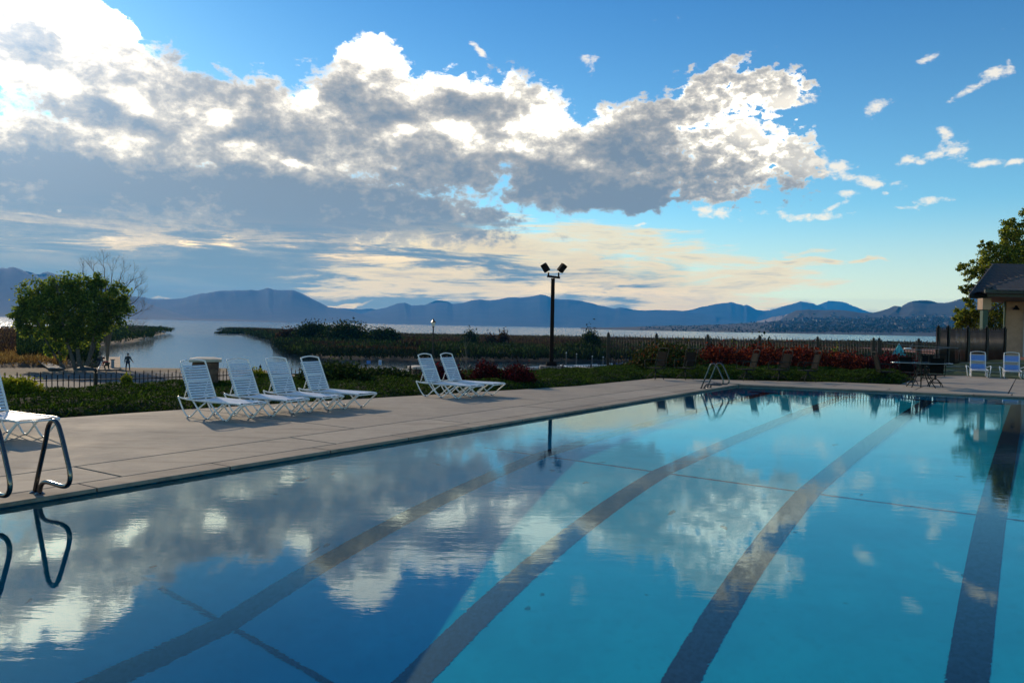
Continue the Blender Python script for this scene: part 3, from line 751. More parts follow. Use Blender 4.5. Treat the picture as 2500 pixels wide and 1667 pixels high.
# ------------------------------------------------------------------ planting beds, low wall, iron fences
M_SOIL = mat('bed_soil', (0.035, 0.026, 0.018), 0.95, var=0.4, vscale=3)
M_STONE = mat('wall_stone', (0.30, 0.265, 0.22), 0.85, bump=0.5, bscale=30, var=0.25, vscale=2.5)
M_CAP = mat('cap_stone', (0.45, 0.40, 0.33), 0.8, bump=0.3, bscale=40, var=0.15, vscale=3)
M_IRON = mat('black_iron', (0.006, 0.006, 0.006), 0.38, metal=0.0, spec=0.25)
M_LAWN = mat('lawn_green', (0.030, 0.060, 0.014), 0.9, var=0.35, vscale=3, bump=0.6, bscale=80)
hf = [Vector((p.x, p.y, 0)) for p in hedge_front]
bed = [p for p in hf] + [gp(2240, 917), Vector((14.5, 37, 0)), Vector((7.0, 37.0, 0))] + list(reversed(wall_l))
sheet('planting_bed', bed, -0.03, M_SOIL)

wallt = thing('retaining_wall', 'low pale stone wall with flat coping behind the juniper bed', 'wall', (0, 0, 0))
def offset_line(pl, d):
    out = []
    for i, p in enumerate(pl):
        a = pl[max(i - 1, 0)]; b = pl[min(i + 1, len(pl) - 1)]; t_ = (b - a); t_.z = 0; t_.normalize()
        out.append(Vector((p.x - t_.y * d, p.y + t_.x * d, 0)))
    return out
wl2 = wall_l + [Vector((6.6, 36.0, 0)), Vector((8.2, 37.0, 0))]
def resample(pl, step):
    out = [pl[0].copy()]; acc = 0.0
    for a, b in zip(pl, pl[1:]):
        L = (b - a).length; d = step - acc
        while d < L: out.append(a + (b - a) * (d / L)); d += step
        acc = (L - (d - step))
    return out
segs = resample(wl2, 1.2)
for a, b in zip(segs, segs[1:]):
    d = (b - a).normalized(); n = Vector((-d.y, d.x, 0)); g = d * 0.006
    q = [a + g - n * 0.14, b - g - n * 0.14, b - g + n * 0.18, a + g + n * 0.18]
    MB().prism([(p.x, p.y) for p in ccw(q)], -0.02, 0.045).obj('coping_stone', M_CAP, wallt, bevel=0.008)
    q = [a - n * 0.10, b - n * 0.10, b + n * 0.14, a + n * 0.14]
    MB().prism([(p.x, p.y) for p in ccw(q)], -1.7, -0.021).obj('wall_block', M_STONE, wallt)

# picket: square bar, ball collar, spear
def picket_mesh(name, h, r=0.0085):
    b = MB(); b.box((0, 0, (h - 0.07) / 2), (2 * r, 2 * r, h - 0.07))
    b.lathe([(0.009, h - 0.075), (0.019, h - 0.066), (0.019, h - 0.056), (0.009, h - 0.048)], 7)
    b.lathe([(0.006, h - 0.05), (0.016, h - 0.036), (0.009, h - 0.016), (0.001, h)], 6)
    me = b.mesh(name, True); me.materials.append(M_IRON); return me
def post_mesh(name, h, w):
    b = MB(); b.box((0, 0, h / 2), (w, w, h)); b.box((0, 0, h + 0.01), (w * 1.25, w * 1.25, 0.025))
    b.lathe([(w * 0.25, h + 0.02), (w * 0.5, h + 0.05), (w * 0.5, h + 0.08), (w * 0.25, h + 0.105), (w * 0.1, h + 0.12), (0.002, h + 0.15)], 8)
    me = b.mesh(name, False); me.materials.append(M_IRON); return me
def iron_fence(label, line, z0, h, ztop, pitch, posts, pw=0.07, drop=0.07, group=None, rails=(0.20, 1.0), pr=0.0085):
    """line: plan points; ztop(t) gives the tip level along the fence (0..1)"""
    pl = [Vector((p[0], p[1], 0)) for p in line]; L = sum((b - a).length for a, b in zip(pl, pl[1:]))
    f = thing('iron_fence', label, 'fence', (pl[0].x, pl[0].y, 0), group=group)
    org = Vector((pl[0].x, pl[0].y, 0))
    mt, ms, mp = picket_mesh('tall_picket', h, pr), picket_mesh('short_picket', h - drop, pr), post_mesh('fence_post', h - 0.06, pw)
    pts = resample(pl, pitch); n = len(pts)
    for i, p in enumerate(pts):
        zt = ztop(i / max(n - 1, 1))
        if any((p - q).length < pw * 0.5 + 0.02 for q in posts): continue
        link('picket', mt if i % 2 == 0 else ms, f, loc=(p.x - org.x, p.y - org.y, zt - h))
    for q in posts:
        k = min(range(n), key=lambda i: (pts[i] - q).length); zt = ztop(k / max(n - 1, 1)); p = pts[k]
        a, b_ = pts[max(k - 1, 0)], pts[min(k + 1, n - 1)]
        link('post', mp, f, loc=(p.x - org.x, p.y - org.y, zt - h), rot=(0, 0, math.atan2(b_.y - a.y, b_.x - a.x)))
    for rz in rails:
        b = MB()
        for i in range(0, n - 1, 6):
            j = min(i + 6, n - 1); a, c = pts[i], pts[j]; d = c - a
            if d.length < 1e-4: continue
            za, zc = ztop(i / (n - 1)) - rz * (1 if rz < 0.5 else h), ztop(j / (n - 1)) - rz * (1 if rz < 0.5 else h)
            if rz >= 0.5: za += 0.12; zc += 0.12
            mid = (a + c) / 2 - org
            rot = Vector((d.x, d.y, zc - za)).to_track_quat('X', 'Z').to_matrix()
            b.box((mid.x, mid.y, (za + zc) / 2), (d.length + 0.01, 0.03, 0.022), rot)
        b.obj('rail', M_IRON, f)
    return f
fl = offset_line(wl2, 0.42)[:9]
flr = resample([Vector((p.x, p.y, 0)) for p in fl], 0.115)
def near_px(px, pts):
    d = ray(px, 900); return min(pts, key=lambda p: abs(p.x / p.y - d.x / d.y))
i1 = flr.index(near_px(232, flr)); step = 21
postsL = [flr[k] for k in range(i1 % step, len(flr), step)]
iron_fence('long black spear topped iron fence behind the low wall, left and centre', fl, 0, 1.5, lambda t_: 0.50 - 0.40 * min(1, t_ * 1.15), 0.115, postsL, group=None)
fr = [dp(1484, 890, 34.8), dp(2292, 890, 33.6)]
postsR = []
frr = resample([Vector((p.x, p.y, 0)) for p in fr], 0.115)
for px in (1484, 1601, 1727, 1853, 1994, 2130, 2143, 2242): postsR.append(near_px(px, frr))
iron_fence('long black iron fence with ball topped posts behind the red hedge', fr, 0, 1.38, lambda t_: 1.38 + 0.0 * t_, 0.115, postsR, pw=0.13, pr=0.012)
fb = [dp(2286, 880, 34.2), dp(2330, 880, 35.2), dp(2452, 880, 37.5)]
fbr = resample([Vector((p.x, p.y, 0)) for p in fb], 0.10)
iron_fence('tall dense black iron fence joining the pool house, below the tree', fb, 0, 1.75, lambda t_: 1.96 + 0.03 * t_, 0.10, [near_px(x, fbr) for x in (2287, 2312, 2360, 2405, 2450)], pw=0.13, pr=0.016)

# ------------------------------------------------------------------ juniper ground cover
M_JUN = leafmat('juniper_leaf', (0.006, 0.018, 0.002), (0.030, 0.065, 0.007), 0.35, (0.10, 0.16, 0.014))
def scatter_poly(poly, n):
    A = arr([(p[0], p[1]) for p in poly]); lo, hi = A.min(0), A.max(0); out = []
    while sum(len(o) for o in out) < n:
        q = NR.uniform(lo, hi, (n * 2, 2)); out.append(q[in_poly(q[:, 0], q[:, 1], A)])
    return np.concatenate(out)[:n]
def ground_cover(name, label, poly, n, hmax, size, m, cat='ground cover', edge=0.5, rough=0.9):
    q = scatter_poly(poly, n); A = arr([(p[0], p[1]) for p in poly]); d = dist_line(q[:, 0], q[:, 1], A, True)
    lump = fnoise(q[:, 0] + 50, q[:, 1] + 50, 0.9, 21, 3)
    top = hmax * np.clip(d / edge, 0.12, 1) ** 0.6 * (0.1 + rough * 1.5 * lump)
    z = top * (1 - NR.random(n) ** 2.2 * 0.9)
    Pn = np.stack([q[:, 0], q[:, 1], z - 0.02], -1)
    o = leaves(name, Pn, size, m, up=0.35, aspect=0.22, axis=(0.8, -0.5, 0.55))
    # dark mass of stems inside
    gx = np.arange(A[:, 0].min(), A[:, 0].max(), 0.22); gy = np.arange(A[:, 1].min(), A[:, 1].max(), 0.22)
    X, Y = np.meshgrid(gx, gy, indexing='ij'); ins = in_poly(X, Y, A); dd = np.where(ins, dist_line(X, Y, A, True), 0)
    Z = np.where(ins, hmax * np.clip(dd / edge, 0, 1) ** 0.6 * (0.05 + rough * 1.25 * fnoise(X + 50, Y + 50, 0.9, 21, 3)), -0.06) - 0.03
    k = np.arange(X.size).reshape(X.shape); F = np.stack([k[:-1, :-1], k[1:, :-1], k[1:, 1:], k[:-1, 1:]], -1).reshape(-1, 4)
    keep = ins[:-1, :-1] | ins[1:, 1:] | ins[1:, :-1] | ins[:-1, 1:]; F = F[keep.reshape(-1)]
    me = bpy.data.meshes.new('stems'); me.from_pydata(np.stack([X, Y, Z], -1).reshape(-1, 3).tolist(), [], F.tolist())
    link('stems', me, o, mat('juniper_core', (0.010, 0.020, 0.005), 1.0, var=0.5, vscale=4))
    return tag(o, label, cat, kind='stuff')
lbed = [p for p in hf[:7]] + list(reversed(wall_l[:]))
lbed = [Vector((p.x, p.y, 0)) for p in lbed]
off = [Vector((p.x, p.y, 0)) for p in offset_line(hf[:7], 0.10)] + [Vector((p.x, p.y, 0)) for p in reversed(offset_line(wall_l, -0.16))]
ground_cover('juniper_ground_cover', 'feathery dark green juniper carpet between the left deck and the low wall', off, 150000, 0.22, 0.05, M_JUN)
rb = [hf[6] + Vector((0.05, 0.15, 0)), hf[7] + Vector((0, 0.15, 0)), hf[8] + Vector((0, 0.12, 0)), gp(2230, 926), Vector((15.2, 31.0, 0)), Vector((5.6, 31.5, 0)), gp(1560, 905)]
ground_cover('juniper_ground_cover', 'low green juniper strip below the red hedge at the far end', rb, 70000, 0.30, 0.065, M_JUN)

# ------------------------------------------------------------------ shrubs
M_TWIG = mat('twig_bark', (0.06, 0.045, 0.032), 0.9, bump=0.4)
def shrub(name, label, c, rx, ry, h, n, size, m, group=None, cat='shrub', flat=0.5, lumps=6, aspect=0.6, up=0.3, z0=0.0, shell=0.55, ns=6):
    r = thing(name, label, cat, (c[0], c[1], z0), group=group)
    L = [(0, 0, 0, 1.0)] + [(RND.uniform(-.5, .5) * rx, RND.uniform(-.5, .5) * ry, RND.uniform(-.1, .25) * h, RND.uniform(.5, .75)) for _ in range(lumps)]
    Ps = []
    per = n // len(L)
    for lx, ly, lz, ls in L:
        d = rand_dirs(per); d[:, 2] = np.abs(d[:, 2]) * (1 if lz >= 0 else 1)
        rr = (shell + (1 - shell) * NR.random((per, 1))) ** 0.7 * (1 + 0.16 * NR.normal(size=(per, 1)))
        p = d * rr * np.array([rx * ls, ry * ls, h * ls * 0.92]); p += np.array([lx, ly, max(lz, 0)])
        Ps.append(p)
    Pn = np.concatenate(Ps); Pn[:, 2] = np.maximum(Pn[:, 2], 0.02)
    leaves('foliage', Pn, size, m, r, up=up, aspect=aspect, axis=(0, 0, 1))
    b = MB()
    for k in range(ns):
        a = 2 * math.pi * k / ns + RND.random(); e = Vector((math.cos(a) * rx * 0.6, math.sin(a) * ry * 0.6, h * RND.uniform(.6, .9)))
        b.tube(curve_pts([(0, 0, -0.05), e * 0.4 + Vector((0, 0, h * .1)), e], 4), [0.02 * h + 0.004] * 8 + [0.004], 5)
    b.obj('stem', M_TWIG, r)
    return r
M_RED = leafmat('barberry_leaf', (0.012, 0.002, 0.003), (0.07, 0.006, 0.008), 0.15, (0.22, 0.014, 0.016))
M_REDOR = leafmat('burning_bush_leaf', (0.02, 0.004, 0.003), (0.17, 0.018, 0.007), 0.14, (0.50, 0.07, 0.015))
M_GRN = leafmat('shrub_leaf', (0.006, 0.016, 0.004), (0.022, 0.042, 0.008), 0.25, (0.08, 0.11, 0.02))
M_YEL = leafmat('golden_leaf', (0.10, 0.13, 0.012), (0.26, 0.27, 0.02), 0.5, (0.40, 0.36, 0.04))
M_OLV = leafmat('green_red_leaf', (0.015, 0.022, 0.004), (0.07, 0.08, 0.012), 0.15, (0.24, 0.045, 0.015))
def at(px, Y): d = ray(px, 850); return (d.x / d.y * Y, Y)
shrub('evergreen_shrub', 'large dark rounded evergreen shrub right of the row of four loungers', at(822, 21.0), 0.95, 0.95, 0.68, 16000, 0.05, M_GRN)
shrub('evergreen_shrub', 'lower spreading dark shrub beside the big rounded evergreen', at(935, 22.6), 1.0, 0.9, 0.40, 12000, 0.05, M_GRN)
shrub('barberry', 'small red barberry seen behind the pair of loungers', at(1090, 22.4), 0.58, 0.55, 0.62, 9000, 0.035, M_RED)
shrub('barberry', 'dark red barberry, middle one of three right of the lounger pair', at(1184, 22.2), 0.42, 0.5, 0.66, 9000, 0.035, M_RED)
shrub('barberry', 'dark red barberry nearest the floodlight pole, widest of the three', at(1267, 22.0), 0.50, 0.5, 0.66, 10000, 0.035, M_RED)
shrub('golden_shrub', 'yellow green shrub in front of the fence at the left picture edge', at(22, 16.3), 0.55, 0.4, 0.42, 9000, 0.035, M_YEL)
shrub('golden_shrub', 'small yellow sprig climbing a picket left of the stone pillar', at(313, 18.9), 0.14, 0.12, 0.34, 900, 0.03, M_YEL, lumps=2)
shrub('golden_shrub', 'golden bush between the second and third loungers, by the fence', at(630, 21.6), 0.34, 0.3, 0.36, 6000, 0.03, M_YEL)
shrub('rounded_hedge', 'tall rounded green hedge with orange left rim behind two dark chairs', at(1628, 31.6), 1.5, 1.2, 1.12, 30000, 0.06, M_OLV)
for px, hh, wd, lab in ((1762, 0.98, 0.95, 'flame red hedge shrub beside the rounded green hedge'), (1862, 1.06, 1.0, 'flame red hedge shrub in the middle of the red row'),
                        (1962, 1.02, 1.0, 'flame red hedge shrub towards the right of the red row'), (2052, 0.86, 0.85, 'flame red hedge shrub at the right end of the red row')):
    shrub('red_hedge', lab, at(px, 32.0), wd * 1.2, 1.0, hh * 1.05, 22000, 0.055, M_REDOR, group='red hedge row at the far end')
shrub('barberry', 'broad dark crimson bush behind the patio table', at(2185, 31.6), 1.3, 0.9, 0.85, 20000, 0.05, M_RED)
for px, Y, hh, w_, lab in ((1620, 33.2, 1.35, 0.22, 'thin yellow sprig rising above the rounded green hedge'), (1790, 33.4, 1.5, 0.18, 'thin yellow green sprig above the left of the red hedge'),
                           (2040, 33.2, 1.2, 0.25, 'thin yellow green sprig above the right of the red hedge')):
    shrub('golden_shrub', lab, at(px, Y), w_, 0.2, hh, 700, 0.04, M_YEL, lumps=2, shell=0.1)
for px, Y, hh, w_, lab in ((1738, 52, 3.2, 1.0, 'rounded green bush above the fence, left of two'), (1850, 52, 3.5, 1.7, 'wider green bush above the fence, right of two')):
    shrub('green_bush', lab, at(px, Y), w_, 1.2, hh, 7000, 0.13, M_GRN, z0=-2.4, lumps=4)
# ------------------------------------------------------------------ loungers
M_WHT = mat('white_enamel', (0.78, 0.78, 0.76), 0.3, spec=0.5)
M_STRAP = mat('white_vinyl_strap', (0.62, 0.68, 0.76), 0.42, var=0.08, vscale=30)
M_BLUE = mat('blue_vinyl_strap', (0.15, 0.32, 0.70), 0.4)
M_BEIGE = mat('beige_vinyl_strap', (0.42, 0.36, 0.28), 0.45)
M_CHROME = mat('polished_steel', (0.13, 0.125, 0.12), 0.16, metal=1.0)
M_RUB = mat('dark_rubber', (0.02, 0.02, 0.02), 0.7)
LW, LL, LZ = 0.54, 1.50, 0.30
def strap_mesh(name, w, m):
    b = MB(); n = 8; vs = []
    for i in range(n + 1):
        y = -LW / 2 - 0.012 + (LW + 0.024) * i / n; sag = -0.012 * math.sin(math.pi * i / n)
        z = sag + (-0.016 if i in (0, n) else 0.013)
        for x, dz in ((-w / 2, 0), (w / 2, 0), (w / 2, -0.003), (-w / 2, -0.003)): vs.append((x, y, z + dz))
    fs = []
    for i in range(n):
        for k in range(4): a = i * 4 + k; c = i * 4 + (k + 1) % 4; fs.append((a, c, c + 4, a + 4))
    b.add(vs, fs); me = b.mesh(name, True); me.materials.append(m); return me
def make_lounger(label, blue=False, ang=65, arms=False):
    r = thing('chaise_lounge', label, 'lounge chair')
    y0 = LW / 2; t_ = 0.0135
    for s in (-1, 1):
        b = MB(); b.tube(curve_pts([(-0.02, s * y0, LZ + 0.035), (0.10, s * y0, LZ + 0.012), (0.3, s * y0, LZ), (0.8, s * y0, LZ - 0.004), (LL - 0.1, s * y0, LZ), (LL, s * y0, LZ - 0.02)], 5), t_, 8)
        b.obj('side_rail', M_WHT, r, smooth=True)
        b = MB()
        for x0, xm, x1, za, zb in ((-0.02, 0.26, 0.66, LZ + 0.03, LZ - 0.03), (0.36, 0.70, 1.08, LZ - 0.02, LZ - 0.03), (0.78, 1.14, LL, LZ - 0.03, LZ - 0.02)):
            b.tube(curve_pts([(x0, s * y0, za), (x0 + (xm - x0) * 0.45, s * (y0 + .004), 0.13), (xm - 0.05, s * y0, 0.022), (xm + 0.05, s * y0, 0.022), (xm + (x1 - xm) * 0.5, s * (y0 + .004), 0.14), (x1, s * y0, zb)], 6), t_, 8)
        b.obj('leg_frame', M_WHT, r, smooth=True)
        for xm in (0.26, 0.70, 1.14): MB().box((xm, s * y0, 0.008), (0.035, 0.03, 0.016)).obj('foot_pad', M_RUB, r)
    for x, z in ((LL, LZ - 0.02), (0.08, LZ + 0.01), (0.72, LZ - 0.03)): MB().tube([(x, -y0, z), (x, y0, z)], t_ * .9, 8).obj('cross_bar', M_WHT, r, smooth=True)
    # back frame: arched top, leaning back from the pivot
    px, BL = 0.30, 0.70; a = rad(ang); ux, uz = -math.cos(a), math.sin(a)
    def bp_(d, y, off=0.0): return (px + ux * d + uz * off, y, LZ + uz * d - ux * off)
    b = MB(); yb = y0 - 0.02
    b.tube(curve_pts([bp_(0, -yb), bp_(BL * .5, -yb), bp_(BL * .93, -yb), bp_(BL, -yb * .88), bp_(BL + .03, 0), bp_(BL, yb * .88), bp_(BL * .93, yb), bp_(BL * .5, yb), bp_(0, yb)], 5), t_, 8)
    b.obj('back_frame', M_WHT, r, smooth=True)
    n = 13; pitch = 0.047
    sm = strap_mesh('strap', 0.037, M_STRAP); me_b = strap_mesh('strap', 0.040, M_BLUE) if blue else None; me_g = strap_mesh('strap', 0.037, M_BEIGE) if blue else None
    for i in range(n):
        d = 0.035 + pitch * i; q = bp_(d, 0, -0.004)
        me = sm
        if blue: me = me_b if (i < 4 or i > 6 and i < 12) else me_g
        o = link('strap', me, r, loc=q, rot=(0, a - math.pi, 0) if False else (0, math.pi - (math.pi - a), 0))
        o.rotation_euler = (0, -(math.pi - a) + math.pi, 0)
    k = 0; x = px + 0.05
    while x < LL - 0.03:
        link('strap', me_b if (blue and k % 7 < 4) else (me_g if blue else sm), r, loc=(x, 0, LZ - 0.001)); x += pitch; k += 1
    b = MB()   # ratchet prop behind the back
    for s in (-1, 1):
        b.tube([bp_(0.34, s * (yb - .05)), (0.04, s * (yb - .05), LZ + 0.0)], 0.009, 6)
        for q in range(4): f = 0.2 + q * 0.18; p0 = Vector(bp_(0.34, s * (yb - .05))); p1 = Vector((0.04, s * (yb - .05), LZ)); p = p0.lerp(p1, f); b.tube([p, p + Vector((0.02, 0, -0.022))], 0.006, 5)
    b.tube([bp_(0.34, -(yb - .05)), bp_(0.34, yb - .05)], 0.009, 6)
    b.obj('back_support', M_WHT, r, smooth=True)
    if arms:
        for s in (-1, 1):
            MB().tube(curve_pts([(0.16, s * (y0 + .03), LZ + .05), (0.22, s * (y0 + .12), LZ + .10), (0.62, s * (y0 + .15), LZ + .11), (0.72, s * (y0 + .13), LZ - 0.05), (0.70, s * (y0 + .10), 0.01)], 5), 0.018, 8).obj('armrest', M_WHT, r, smooth=True)
    return r
lab = ['white strap lounger leftmost of the row of four on the deck', 'white strap lounger second from left in the row of four', 'white strap lounger third from left in the row of four', 'white strap lounger rightmost of the row of four, nearest the big shrub',
       'white strap lounger left one of the pair in front of the barberries', 'white strap lounger right one of the pair in front of the barberries', 'white strap lounger cut off at the left picture edge behind the steel handrails']
HEAD = [(437, 973), (549, 965), (645.5, 958), (730.6, 951.8), (1018, 933.8), (1072, 930)]
L0 = make_lounger(lab[0]); L0['group'] = 'white strap loungers along the left deck'
index_children()
AXD = Vector((math.sin(rad(119.5)), math.cos(rad(119.5)), 0)); AXL = Vector((-AXD.y, AXD.x, 0))   # length axis, its left
RZ = math.atan2(AXD.y, AXD.x)
def place(o, corner, rz_off=0.0):
    """corner: plan point of the near side head corner"""
    o.location = corner + AXL * (LW / 2) - Vector((0, 0, corner.z)); o.rotation_euler = (0, 0, RZ + rz_off)
for i, (x, y) in enumerate(HEAD):
    o = L0 if i == 0 else copy_tree(L0)
    o['label'] = lab[i]; place(o, gp(x, y, LZ), rad((0, 1.2, -0.8, 0.6, -1, 1.0)[i]))
o = copy_tree(L0); o['label'] = lab[6]; f = gp(145, 1019, LZ); f.z = 0
o.location = f - AXD * LL - AXL * (LW / 2); o.rotation_euler = (0, 0, RZ)
B0 = make_lounger('blue and beige strap lounger left of two by the lawn', True, 68, True); B0['group'] = 'blue strap loungers below the lawn'
index_children()
def face(o, p, az_deg, back=0.0):
    o.location = (p.x, p.y, 0); o.rotation_euler = (0, 0, math.atan2(math.cos(rad(az_deg)), math.sin(rad(az_deg))))
for i, (px, py) in enumerate(((2388, 919), (2470, 922))):
    o = B0 if i == 0 else copy_tree(B0)
    if i: o['label'] = 'blue and beige strap lounger right of two, nearest the pool house'
    p = gp(px, py); a = 207 + i * 2; d = Vector((math.sin(rad(a)), math.cos(rad(a)), 0)); face(o, p - d * 0.55, a)

# ------------------------------------------------------------------ pool handrails
def rail_ladder(label, s_at, gap=0.50):
    r = thing('pool_handrail', label, 'handrail', P(s_at, -0.22, 0), PI_ROT, group='stainless pool handrails')
    for s in (-1, 1):
        y = s * gap / 2
        # local x points over the water
        pts = curve_pts([(-0.02, y, 0.0), (0.04, y, 0.17), (0.17, y, 0.50), (0.215, y, 0.63), (0.28, y, 0.70), (0.37, y, 0.69), (0.44, y, 0.60), (0.53, y, 0.42), (0.60, y, 0.26), (0.585, y, 0.165), (0.49, y, 0.125), (0.25, y, 0.13), (0.14, y, 0.115), (0.085, y, 0.06), (0.075, y, 0.0)], 6)
        MB().tube(pts, 0.021, 12).obj('rail', M_CHROME, r, smooth=True)
        for x in (-0.02, 0.075): MB().lathe([(0.045, 0.0), (0.045, 0.006), (0.03, 0.014), (0.024, 0.02)], 16, (x, y, 0.0)).obj('escutcheon', M_CHROME, r, smooth=True)
    return r
PI_ROT = math.atan2(W.y, W.x)
q = gp(92, 1190); s1 = sv(q)[0]
rail_ladder('steel handrails at the near left pool edge, one cut by the picture edge', s1 - 0.38)
q = gp(1708, 944); s2 = sv(q)[0]
rail_ladder('steel handrails at the far left corner of the pool', s2 - 0.38)

# ------------------------------------------------------------------ patio set and dark chairs
M_DK = mat('dark_green_metal', (0.008, 0.014, 0.012), 0.7, spec=0.2)
M_SLING = mat('dark_sling_mesh', (0.005, 0.006, 0.006), 0.9, spec=0.1)
m = bpy.data.materials.new('table_glass'); m.use_nodes = True; m.node_tree.nodes.clear(); t = NT(m.node_tree)
g = t.new('ShaderNodeBsdfGlass'); g.inputs['IOR'].default_value = 1.45; g.inputs['Color'].default_value = (0.75, 0.9, 0.88, 1); g.inputs['Roughness'].default_value = 0.02
t.l.new(g.outputs[0], t.new('ShaderNodeOutputMaterial').inputs[0]); M_GLASS = m
M_RIM = mat('table_rim', (0.35, 0.40, 0.40), 0.25, metal=0.6)
tp = gp(2248, 945); 
r = thing('patio_table', 'oval glass patio table with pale rim at the far pool end', 'table', (tp.x, tp.y, 0), rad(-10))
oval = [(0.87 * math.cos(2 * math.pi * k / 40), 0.52 * math.sin(2 * math.pi * k / 40)) for k in range(40)]
MB().prism(oval, 0.742, 0.750).obj('glass_top', M_GLASS, r)
MB().tube([(x * 1.01, y * 1.01, 0.746) for x, y in oval], 0.008, 6, closed=True).obj('rim', M_RIM, r, smooth=True)
for sx in (-1, 1):
    for sy in (-1, 1):
        MB().tube(curve_pts([(sx * 0.10, sy * 0.05, 0.74), (sx * 0.14, sy * 0.09, 0.40), (sx * 0.34, sy * 0.26, 0.0)], 5), 0.016, 6).obj('leg', M_DK, r, smooth=True)
MB().tube([(0, 0, 0.0), (0, 0, 0.95)], 0.02, 8).obj('umbrella_pole', M_DK, r)
def swivel_chair(label, p, az_deg, group='dark sling chairs at the far pool end'):
    r = thing('patio_chair', label, 'chair', (p.x, p.y, 0), math.atan2(math.cos(rad(az_deg)), math.sin(rad(az_deg))), group)
    for k in range(4):   # curved star base
        a = math.pi / 4 + k * math.pi / 2; c, s = math.cos(a), math.sin(a)
        MB().tube(curve_pts([(0, 0, 0.26), (c * 0.10, s * 0.10, 0.21), (c * 0.22, s * 0.22, 0.10), (c * 0.27, s * 0.27, 0.0)], 4), 0.013, 6).obj('leg', M_DK, r, smooth=True)
    b = MB(); b.tube([(0.19 * math.cos(a), 0.19 * math.sin(a), 0.12) for a in [2 * math.pi * k / 16 for k in range(16)]], 0.008, 5, closed=True); b.obj('base_ring', M_DK, r)
    MB().lathe([(0.04, 0.22), (0.03, 0.26), (0.03, 0.34), (0.10, 0.36)], 10).obj('swivel', M_DK, r)
    b = MB(); b.box((0.02, 0, 0.375), (0.46, 0.44, 0.02)); b.obj('seat', M_SLING, r, bevel=0.008)
    b = MB(); b.box((-0.26, 0, 0.66), (0.018, 0.38, 0.48), Matrix.Rotation(rad(-14), 3, 'Y')); b.obj('backrest', M_SLING, r, bevel=0.006)
    for s in (-1, 1):
        y = s * 0.235
        MB().tube(curve_pts([(-0.35, y, 0.99), (-0.26, y, 0.66), (-0.19, y, 0.39), (0.0, y, 0.36), (0.22, y, 0.37)], 5), 0.013, 6).obj('side_frame', M_DK, r, smooth=True)
        MB().tube(curve_pts([(-0.24, y, 0.62), (0.05, y + s * .02, 0.63), (0.22, y + s * .02, 0.60), (0.24, y, 0.38)], 5), 0.013, 6).obj('armrest', M_DK, r, smooth=True)
    MB().tube(curve_pts([(-0.35, -0.235, 0.99), (-0.37, 0, 1.02), (-0.35, 0.235, 0.99)], 4), 0.013, 6).obj('top_rail', M_DK, r, smooth=True)
    return r
swivel_chair('dark swivel chair in front of the patio table at its right', gp(2283, 944), 20)
swivel_chair('dark swivel chair at the left front of the patio table', gp(2220, 938), 50)
swivel_chair('dark swivel chair tucked behind the left end of the patio table', gp(2160, 935), 95)
swivel_chair('dark swivel chair on the far side of the patio table', gp(2262, 931), 205)
for px, py, a, lb in ((1600, 926, 238, 'dark high back chair leftmost below the rounded hedge'), (1672, 926, 232, 'dark high back chair below the rounded hedge, behind the far handrails'),
                      (1822, 929, 262, 'dark high back chair below the left of the red hedge'), (1902, 930, 250, 'dark high back chair below the middle of the red hedge'), (1972, 932, 268, 'dark high back chair below the right of the red hedge')):
    swivel_chair(lb, gp(px, py), a)

# ------------------------------------------------------------------ floodlight mast
M_BRNZ = mat('bronze_paint', (0.014, 0.010, 0.009), 0.9, spec=0.08)
M_LENS = mat('lamp_lens', (0.05, 0.045, 0.03), 0.7)
fp = dp(1346, 890, 34.6)
r = thing('floodlight_mast', 'tall dark mast with two shoebox floodlights, beyond the low wall', 'floodlight', (fp.x, fp.y, -0.95))
MB().box((0, 0, 0.32), (1.0, 0.9, 1.15)).obj('plinth', mat('plinth_stone', (0.16, 0.14, 0.125), 0.9, bump=0.6, bscale=14, var=0.3, vscale=5), r, bevel=0.03)
MB().box((0, 0, 0.97), (0.50, 0.46, 0.22), top=(0.8, 0.8)).obj('base_cover', M_BRNZ, r)
b = MB(); b.box((0, 0, 2.83), (0.17, 0.17, 3.7), top=(0.92, 0.92)); b.obj('pole', M_BRNZ, r, bevel=0.008)
MB().box((0.02, 0, 4.74), (0.56, 0.10, 0.09), Matrix.Rotation(rad(6), 3, 'Y')).obj('crossarm', M_BRNZ, r)
for s, lean, tw in ((-1, -33, 0), (1, 36, 0)):
    k = Matrix.Rotation(rad(lean), 3, 'Y') @ Matrix.Rotation(rad(18 * s), 3, 'Z')
    c = Vector((s * 0.36 + 0.02, 0, 5.13))
    MB().tube([(s * 0.22 + 0.02, 0, 4.77), (s * 0.22 + 0.02, 0, 4.93)], 0.035, 8).obj('knuckle', M_BRNZ, r)
    b = MB(); b.box(c, (0.23, 0.30, 0.37), k); h = b.obj('lamp_head', M_BRNZ, r, bevel=0.02)
    b = MB(); b.box(c + k @ Vector((s * 0.117, 0, 0)), (0.006, 0.24, 0.30), k); b.obj('lens', M_LENS, h)

